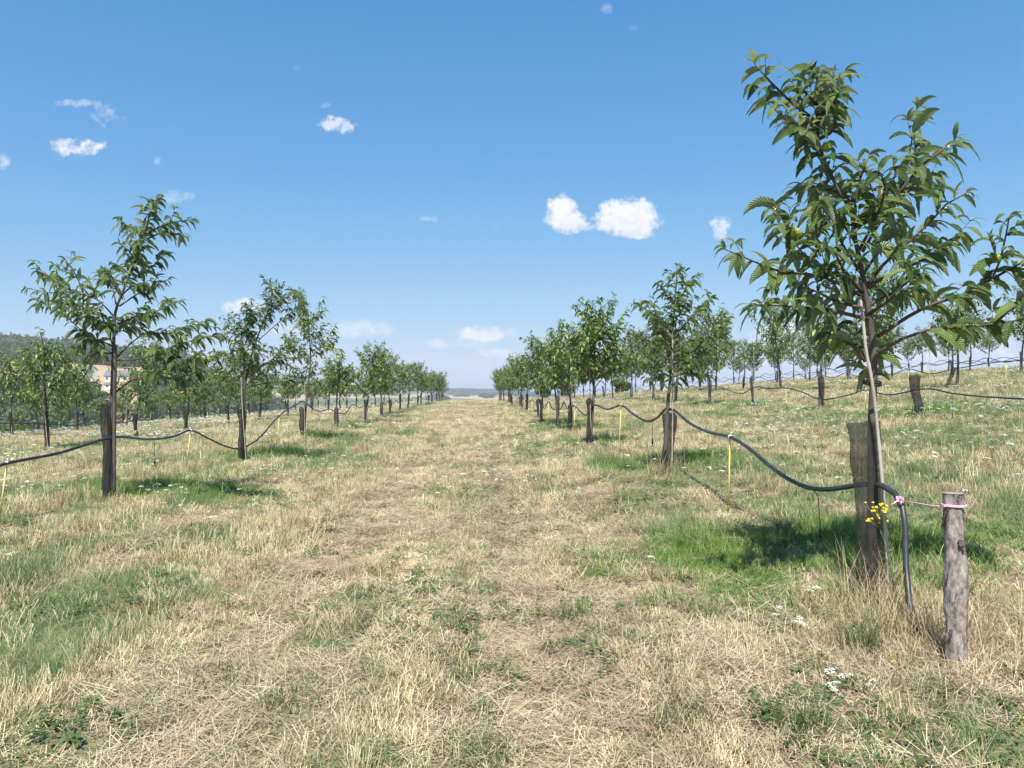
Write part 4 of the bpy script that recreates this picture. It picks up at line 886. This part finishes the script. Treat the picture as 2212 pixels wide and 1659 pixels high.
for (f, a, l, w) in ((.90, 3.3, .10, .03), (.86, 3.05, .08, .025), (.93, 3.6, .06, .02), (.74, 4.7, .035, .03), (.71, 4.9, .03, .02), (.54, 3.6, .08, .012), (.22, 3.9, .05, .02), (.17, 3.4, .06, .02), (.45, 6.1, .1, .010)):
    b = MB(); z = (ptop-zb)*f; ca, sa = math.cos(a), math.sin(a); r = .052; t_ = np.array((-sa, ca, 0)); nrm = np.array((ca, sa, 0)); c = nrm*r+np.array((0, 0, z))
    Z_ = lambda q_: np.array((0, 0, q_*l)); fl_ = [c-t_*w*.5, c+t_*w*.1+Z_(.08), c+t_*w*.5-Z_(.05), c+t_*w*.38+nrm*.010-Z_(.35), c+t_*w*.5+nrm*.016-Z_(.6), c+t_*w*.1+nrm*.012-Z_(.7), c-t_*w*.1+nrm*.012-Z_(1.), c-t_*w*.38+nrm*.008-Z_(.62), c-t_*w*.3+nrm*.004-Z_(.3)]
    b.poly(fl_, [tuple(range(9))]); b.poly([v+nrm*.003 for v in fl_], [tuple(range(9))[::-1]]); link('bark_flake', b.mesh('bark_flake', M_bark2, False), pe)
b = MB(); hx = px(1944, 1079, 4.9); tw = px(2042, 1094, 4.0); 
b.tube([hx+np.array((-.012, -.02, -.002)), (hx*.6+tw*.4)+np.array((0, 0, -.006)), (hx*.3+tw*.7)+np.array((0, 0, -.008)), tw], .0034, 6)
for s_ in (0, .007, -.006): b.tube([hx+np.array((.0215*math.cos(a), .0215*math.sin(a), s_+.01*math.sin(a))) for a in np.linspace(0, 6.283, 16)], .0026, 6)
b.tube([hx+np.array((-.02, -.025, 0)), hx+np.array((-.05, -.03, -.015)), hx+np.array((-.07, -.03, -.03))], .003, 5); b.tube([hx+np.array((-.02, -.025, 0)), hx+np.array((-.055, -.035, -.022))], .003, 5)
zc = px(2062, 1094, 4.0)[2]; 
for s_ in (0, .006): b.tube([(pb[0]-.004+.0575*math.cos(a), pb[1]+.0575*math.sin(a), zc+s_) for a in np.linspace(0, 6.283, 30)], .0034, 6)
tag(link('pink_twine', b.mesh('pink_twine', M_pink)), 'pink twine stretched between the black hose and the rough post', 'twine')

# ---------------------------------------------------------------- yellow ragwort beside the near tree
M_yf = noisy('yellow_petal', (.78, .52, .01), (.90, .68, .02), 50, .6); M_or = noisy('withered_orange', (.34, .20, .03), (.5, .33, .05), 50, .8)
def ragwort(foot, top, n, spread, label, mp, h2=.0):
    foot = np.array(foot); top = np.array(top); e = empty('ragwort_plant', tuple(foot)); tag(e, label, 'wildflower'); b = MB(); rel = top-foot
    b.tube([np.zeros(3), rel*.4+np.array((.02, 0, 0)), rel*.8, rel], .0028, 5)
    for i in range(n):
        a = i*2.4; r = spread*math.sqrt((i+.5)/n); p = rel+np.array((r*math.cos(a), r*math.sin(a), random.uniform(-.09, .04)-h2*random.random()))
        b.tube([rel*.8, (rel*.8+p)/2+np.array((0, 0, .0)), p], .0014, 4)
        f = MB(); ps = random.uniform(.006, .0105)
        for j in range(9):
            an = 6.283*j/9; f.poly([(0, 0, .002), (ps*math.cos(an-.25), ps*math.sin(an-.25), .0), (ps*1.25*math.cos(an), ps*1.25*math.sin(an), -.002), (ps*math.cos(an+.25), ps*math.sin(an+.25), 0)], [(0, 1, 2, 3)])
        f.tube([(0, 0, -.004), (0, 0, .006)], ps*.4, 8)
        q = link('flower_head', f.mesh('flower_head', mp, False), e, tuple(p)); q.rotation_euler = (random.uniform(.1, 1.1), random.uniform(-.5, .5), 0)
    for i in range(16):
        t_ = random.uniform(.1, .8); p = rel*t_; a = random.uniform(0, 6.28); l = random.uniform(.03, .07); d = np.array((math.cos(a), math.sin(a), .5))*l; s = np.array((-math.sin(a), math.cos(a), 0))*.006
        b.poly([p, p+d*.5+s, p+d, p+d*.5-s], [(0, 1, 2, 3)])
    link('stem', b.mesh('stem', M_stem), e)
f0 = px(1935, 1300, 5.0); f0[2] = H(f0[0], f0[1]); ragwort(f0, px(1895, 1100, 4.95), 26, .075, 'yellow ragwort in bloom in front of the near tree sleeve', M_yf)
f1 = px(2085, 1330, 5.1); f1[2] = H(f1[0], f1[1]); ragwort(f1, px(2112, 1245, 5.05), 9, .06, 'withering orange ragwort right behind the rough post', M_or)
f2 = px(1960, 1470, 4.0); f2[2] = H(f2[0], f2[1]); ragwort(f2, px(1955, 1440, 4.0), 12, .10, 'low rusty orange weed at the foot of the hose', M_or, .05)

# ---------------------------------------------------------------- bushes, woods, houses in the distance
def bushmesh(seed, r, h, n, leaf, mt, base=.0, fl=.8):
    rg = np.random.default_rng(seed); nb = 16; c = rg.normal(0, 1, (nb, 3)); c /= np.linalg.norm(c, axis=1, keepdims=True); c *= rg.uniform(.25, .68, (nb, 1)); rr_ = rg.uniform(.26, .48, nb)
    k = rg.integers(0, nb, n); d = rg.normal(0, 1, (n, 3)); d /= np.linalg.norm(d, axis=1, keepdims=True); p = c[k]+d*(rr_[k]*rg.uniform(.75, 1.06, n))[:, None]
    p = p*np.array((r, r, h/2))+np.array((0, 0, h/2+base)); p[:, 2] = np.maximum(p[:, 2], .05)
    nrm = d+rg.normal(0, .45, (n, 3)); nrm /= np.linalg.norm(nrm, axis=1, keepdims=True); t1 = np.cross(nrm, rg.normal(0, 1, (n, 3))); t1 /= np.linalg.norm(t1, axis=1, keepdims=True); t2 = np.cross(nrm, t1)
    s = leaf*rg.uniform(.6, 1.3, n)[:, None]; V = np.stack([p-t1*s, p+t2*s*.55, p+t1*s, p-t2*s*.55], 1).reshape(-1, 3)
    return npmesh('crown', V, np.arange(n*4).reshape(-1, 4), mt, tint=np.repeat(rg.uniform(0, 1, n), 4), smooth=False)
B1 = leafy('bush_leaf', [(0, (.07, .11, .032)), (.6, (.14, .19, .052)), (1, (.24, .27, .09))], .3, .6, .25)
B2 = leafy('wood_leaf', [(0, (.040, .070, .024)), (.6, (.080, .120, .040)), (1, (.14, .17, .06))], .25, .7, .2)
BM = [bushmesh(1, 2.6, 4.2, 6500, .17, B1), bushmesh(2, 3.4, 5.0, 7500, .19, B1), bushmesh(3, 2.2, 5.6, 6000, .17, B1)]
b = MB(); b.tube([(0, 0, -.3), (.1, 0, 1.2), (0, .1, 2.6)], [.16, .12, .06], 7); tkm = b.mesh('trunk', M_bark)
def bush(x, y, mi, s, label, group, sink=0):
    e = empty('hedge_bush', (x, y, H(x, y)-sink), random.uniform(0, 6.28)); e.scale = (s, s, s*random.uniform(.85, 1.1)); tag(e, label, 'bush', group)
    link('trunk', tkm, e); link('crown', BM[mi], e)
for (X_, d, s, lb) in ((1178, 104, .62, 'round bush on the crest behind the right row'), (1340, 96, .55, 'small round bush on the skyline right of the third tree'), (1222, 112, .6, 'low bush on the crest half hidden by right-row trunks')):
    bush((X_-1106)/1661*d, d, 0, s, lb, None)
for i in range(46):
    o = random.uniform(-120, -47); d = random.uniform(70, 150) if i % 2 else random.uniform(100, 240)
    HK = random.randrange(3); bush(o-VP*d, d, HK, random.uniform(.8, 1.35), ['broad light green hedge tree', 'large wide hedge tree', 'tall dark hedge tree'][HK]+(' close below the outermost left row' if d < 115 else ' on the low ground before the farmhouses' if (o-VP*d)/d < -.45 else ' in the dip past the left rows'), 'hedge trees on the low ground left of the orchard', .4)
# woods on the hills
wc = bpy.data.collections.new('wood_crowns')
for i in range(4):
    ob = bpy.data.objects.new('wood_crown_%d' % i, bushmesh(20+i, 5.5, [13, 11, 14, 10][i], 900, .75, B2, 1.0)); wc.objects.link(ob)
WP = []
def addwood(n, fn):
    for i in range(n):
        q = fn()
        if q is not None: WP.append(q)
def w1():
    u = random.uniform(-.72, -.30); D = random.uniform(560, 760); lo = np.interp(u, [-.7, -.6, -.5, -.4, -.3], [610, 600, 545, 530, 520])
    return (u*D, D) if D > lo else None
addwood(2300, w1)
def w2():
    u = random.uniform(-.75, -.2); D = random.uniform(230, 400)
    return (u*D, D) if vn(u*26, D/38, 9) > .45 else None
addwood(700, w2)
def w3():
    u = random.uniform(-.46, -.16); D = random.uniform(380, 560); return (u*D, D) if vn(u*22+7, D/45, 19) > .42 else None
addwood(520, w3)
def w4():      # belts between the fields
    u = random.uniform(-.70, -.46); D = random.uniform(400, 600); return (u*D, D) if vn(u*60+3, D/26, 29) > .70 else None
addwood(500, w4)
WP = [q for q in WP if not (-.58 < q[0]/q[1] < -.49 and 375 < q[1] < 520)]
WP = np.array(WP); nw = len(WP); s = rng.uniform(.7, 1.25, nw)
scatter('distant_wood', wc, np.stack([WP[:, 0], WP[:, 1], height(WP[:, 0], WP[:, 1])-1.0], 1), np.stack([s, s, s*rng.uniform(.85, 1.2, nw)], 1), np.stack([np.zeros(nw), np.zeros(nw), rng.uniform(0, 6.28, nw)], 1), rng.integers(0, 4, nw))
WP = []
def w5():
    u = random.uniform(-.32, .09); D = random.uniform(1300, 2750)
    q = vn(u*30+9, D/170, 39)
    if D > 2350: return (u*D, D) if u < .02 and q > .30 else ((u*D, D) if q > .68 else None)
    return (u*D, D) if q > .74 else None
addwood(6500, w5); WP = np.array(WP); nw = len(WP); s = rng.uniform(.55, .95, nw)
scatter('far_hill_wood', wc, np.stack([WP[:, 0], WP[:, 1], height(WP[:, 0], WP[:, 1])-3.0], 1), np.stack([s*2.2, s*2.2, s], 1), np.stack([np.zeros(nw), np.zeros(nw), rng.uniform(0, 6.28, nw)], 1), rng.integers(0, 4, nw))
M_wall = noisy('cream_render', (.50, .44, .34), (.62, .56, .45), 2, .9); M_wallw = noisy('white_render', (.66, .66, .64), (.78, .78, .76), 2, .9)
M_slate = noisy('slate_roof', (.10, .105, .12), (.17, .175, .19), 3, .7); M_dark = noisy('dark_window', (.02, .022, .025), (.04, .045, .05), 3, .3)
def house(X_, Y_, d, L, Wd, hw, hr, rz, wall, label, name='farmhouse'):
    p = px(X_, Y_, d); e = empty(name, (p[0], p[1], p[2]), rz); tag(e, label, 'house'); b = MB(); b.box((0, 0, hw/2-3), (L, Wd, hw+6)); 
    for s_ in (-1, 1): b.poly([(s_*L/2, -Wd/2, hw), (s_*L/2, Wd/2, hw), (s_*L/2, 0, hw+hr)], [(0, 1, 2) if s_ > 0 else (2, 1, 0)])
    link('wall', b.mesh('wall', wall, False), e)
    b = MB(); ov = .4; k = hr/(Wd/2)
    for s_ in (-1, 1): b.poly([(-L/2-ov, 0, hw+hr+.1), (L/2+ov, 0, hw+hr+.1), (L/2+ov, s_*(Wd/2+ov), hw-ov*k+.1), (-L/2-ov, s_*(Wd/2+ov), hw-ov*k+.1), (-L/2-ov, 0, hw+hr+.3), (L/2+ov, 0, hw+hr+.3), (L/2+ov, s_*(Wd/2+ov), hw-ov*k+.3), (-L/2-ov, s_*(Wd/2+ov), hw-ov*k+.3)], [(0, 1, 2, 3), (7, 6, 5, 4), (2, 1, 5, 6), (3, 2, 6, 7), (0, 3, 7, 4)])
    rf = link('roof', b.mesh('roof', M_slate, False), e)
    b = MB(); b.box((L*.3, 0, hw+hr+.5), (.7, .9, 1.6)); link('chimney', b.mesh('chimney', wall, False), rf)
    nw_ = max(2, int(L/3.2))
    for i in range(nw_):
        x = -L/2+L*(i+.5)/nw_; b = MB(); door = i == nw_//2
        b.box((x, -Wd/2-.03, 1.05 if door else hw*.55), (1.0, .12, 2.1 if door else 1.1)); link('door' if door else 'window', b.mesh('window', M_dark, False), e)
house(262, 824, 450, 16, 8, 3.2, 3.0, .12, M_wall, 'long cream farmhouse with slate roof behind the nearest left trunk')
house(190, 812, 470, 8.5, 7, 3.6, 2.6, -.5, M_wallw, 'white house with slate roof left of the long farmhouse')
house(157, 845, 410, 5.5, 4.5, 2.2, 1.2, .3, M_wallw, 'small low white outbuilding below the two farmhouses')
house(240, 838, 425, 6.0, 4.0, 1.8, 1.0, .2, M_wallw, 'tiny pale shed in front of the long farmhouse', 'shed')

# ---------------------------------------------------------------- air
HAZE = .00026
if HAZE:
    b = MB(); b.box((0, 2400, 60), (8200, 6100, 190)); hb = link('haze', b.mesh('haze', bpy.data.materials.new('air'), False)); tag(hb, kind='stuff')
    hm = hb.data.materials[0]; hm.use_nodes = True; t = hm.node_tree; t.nodes.clear(); oo = t.nodes.new('ShaderNodeOutputMaterial'); v = t.nodes.new('ShaderNodeVolumePrincipled')
    v.inputs['Color'].default_value = (.80, .88, 1, 1); v.inputs['Density'].default_value = HAZE; v.inputs['Anisotropy'].default_value = 0.0
    t.links.new(v.outputs[0], oo.inputs['Volume'])
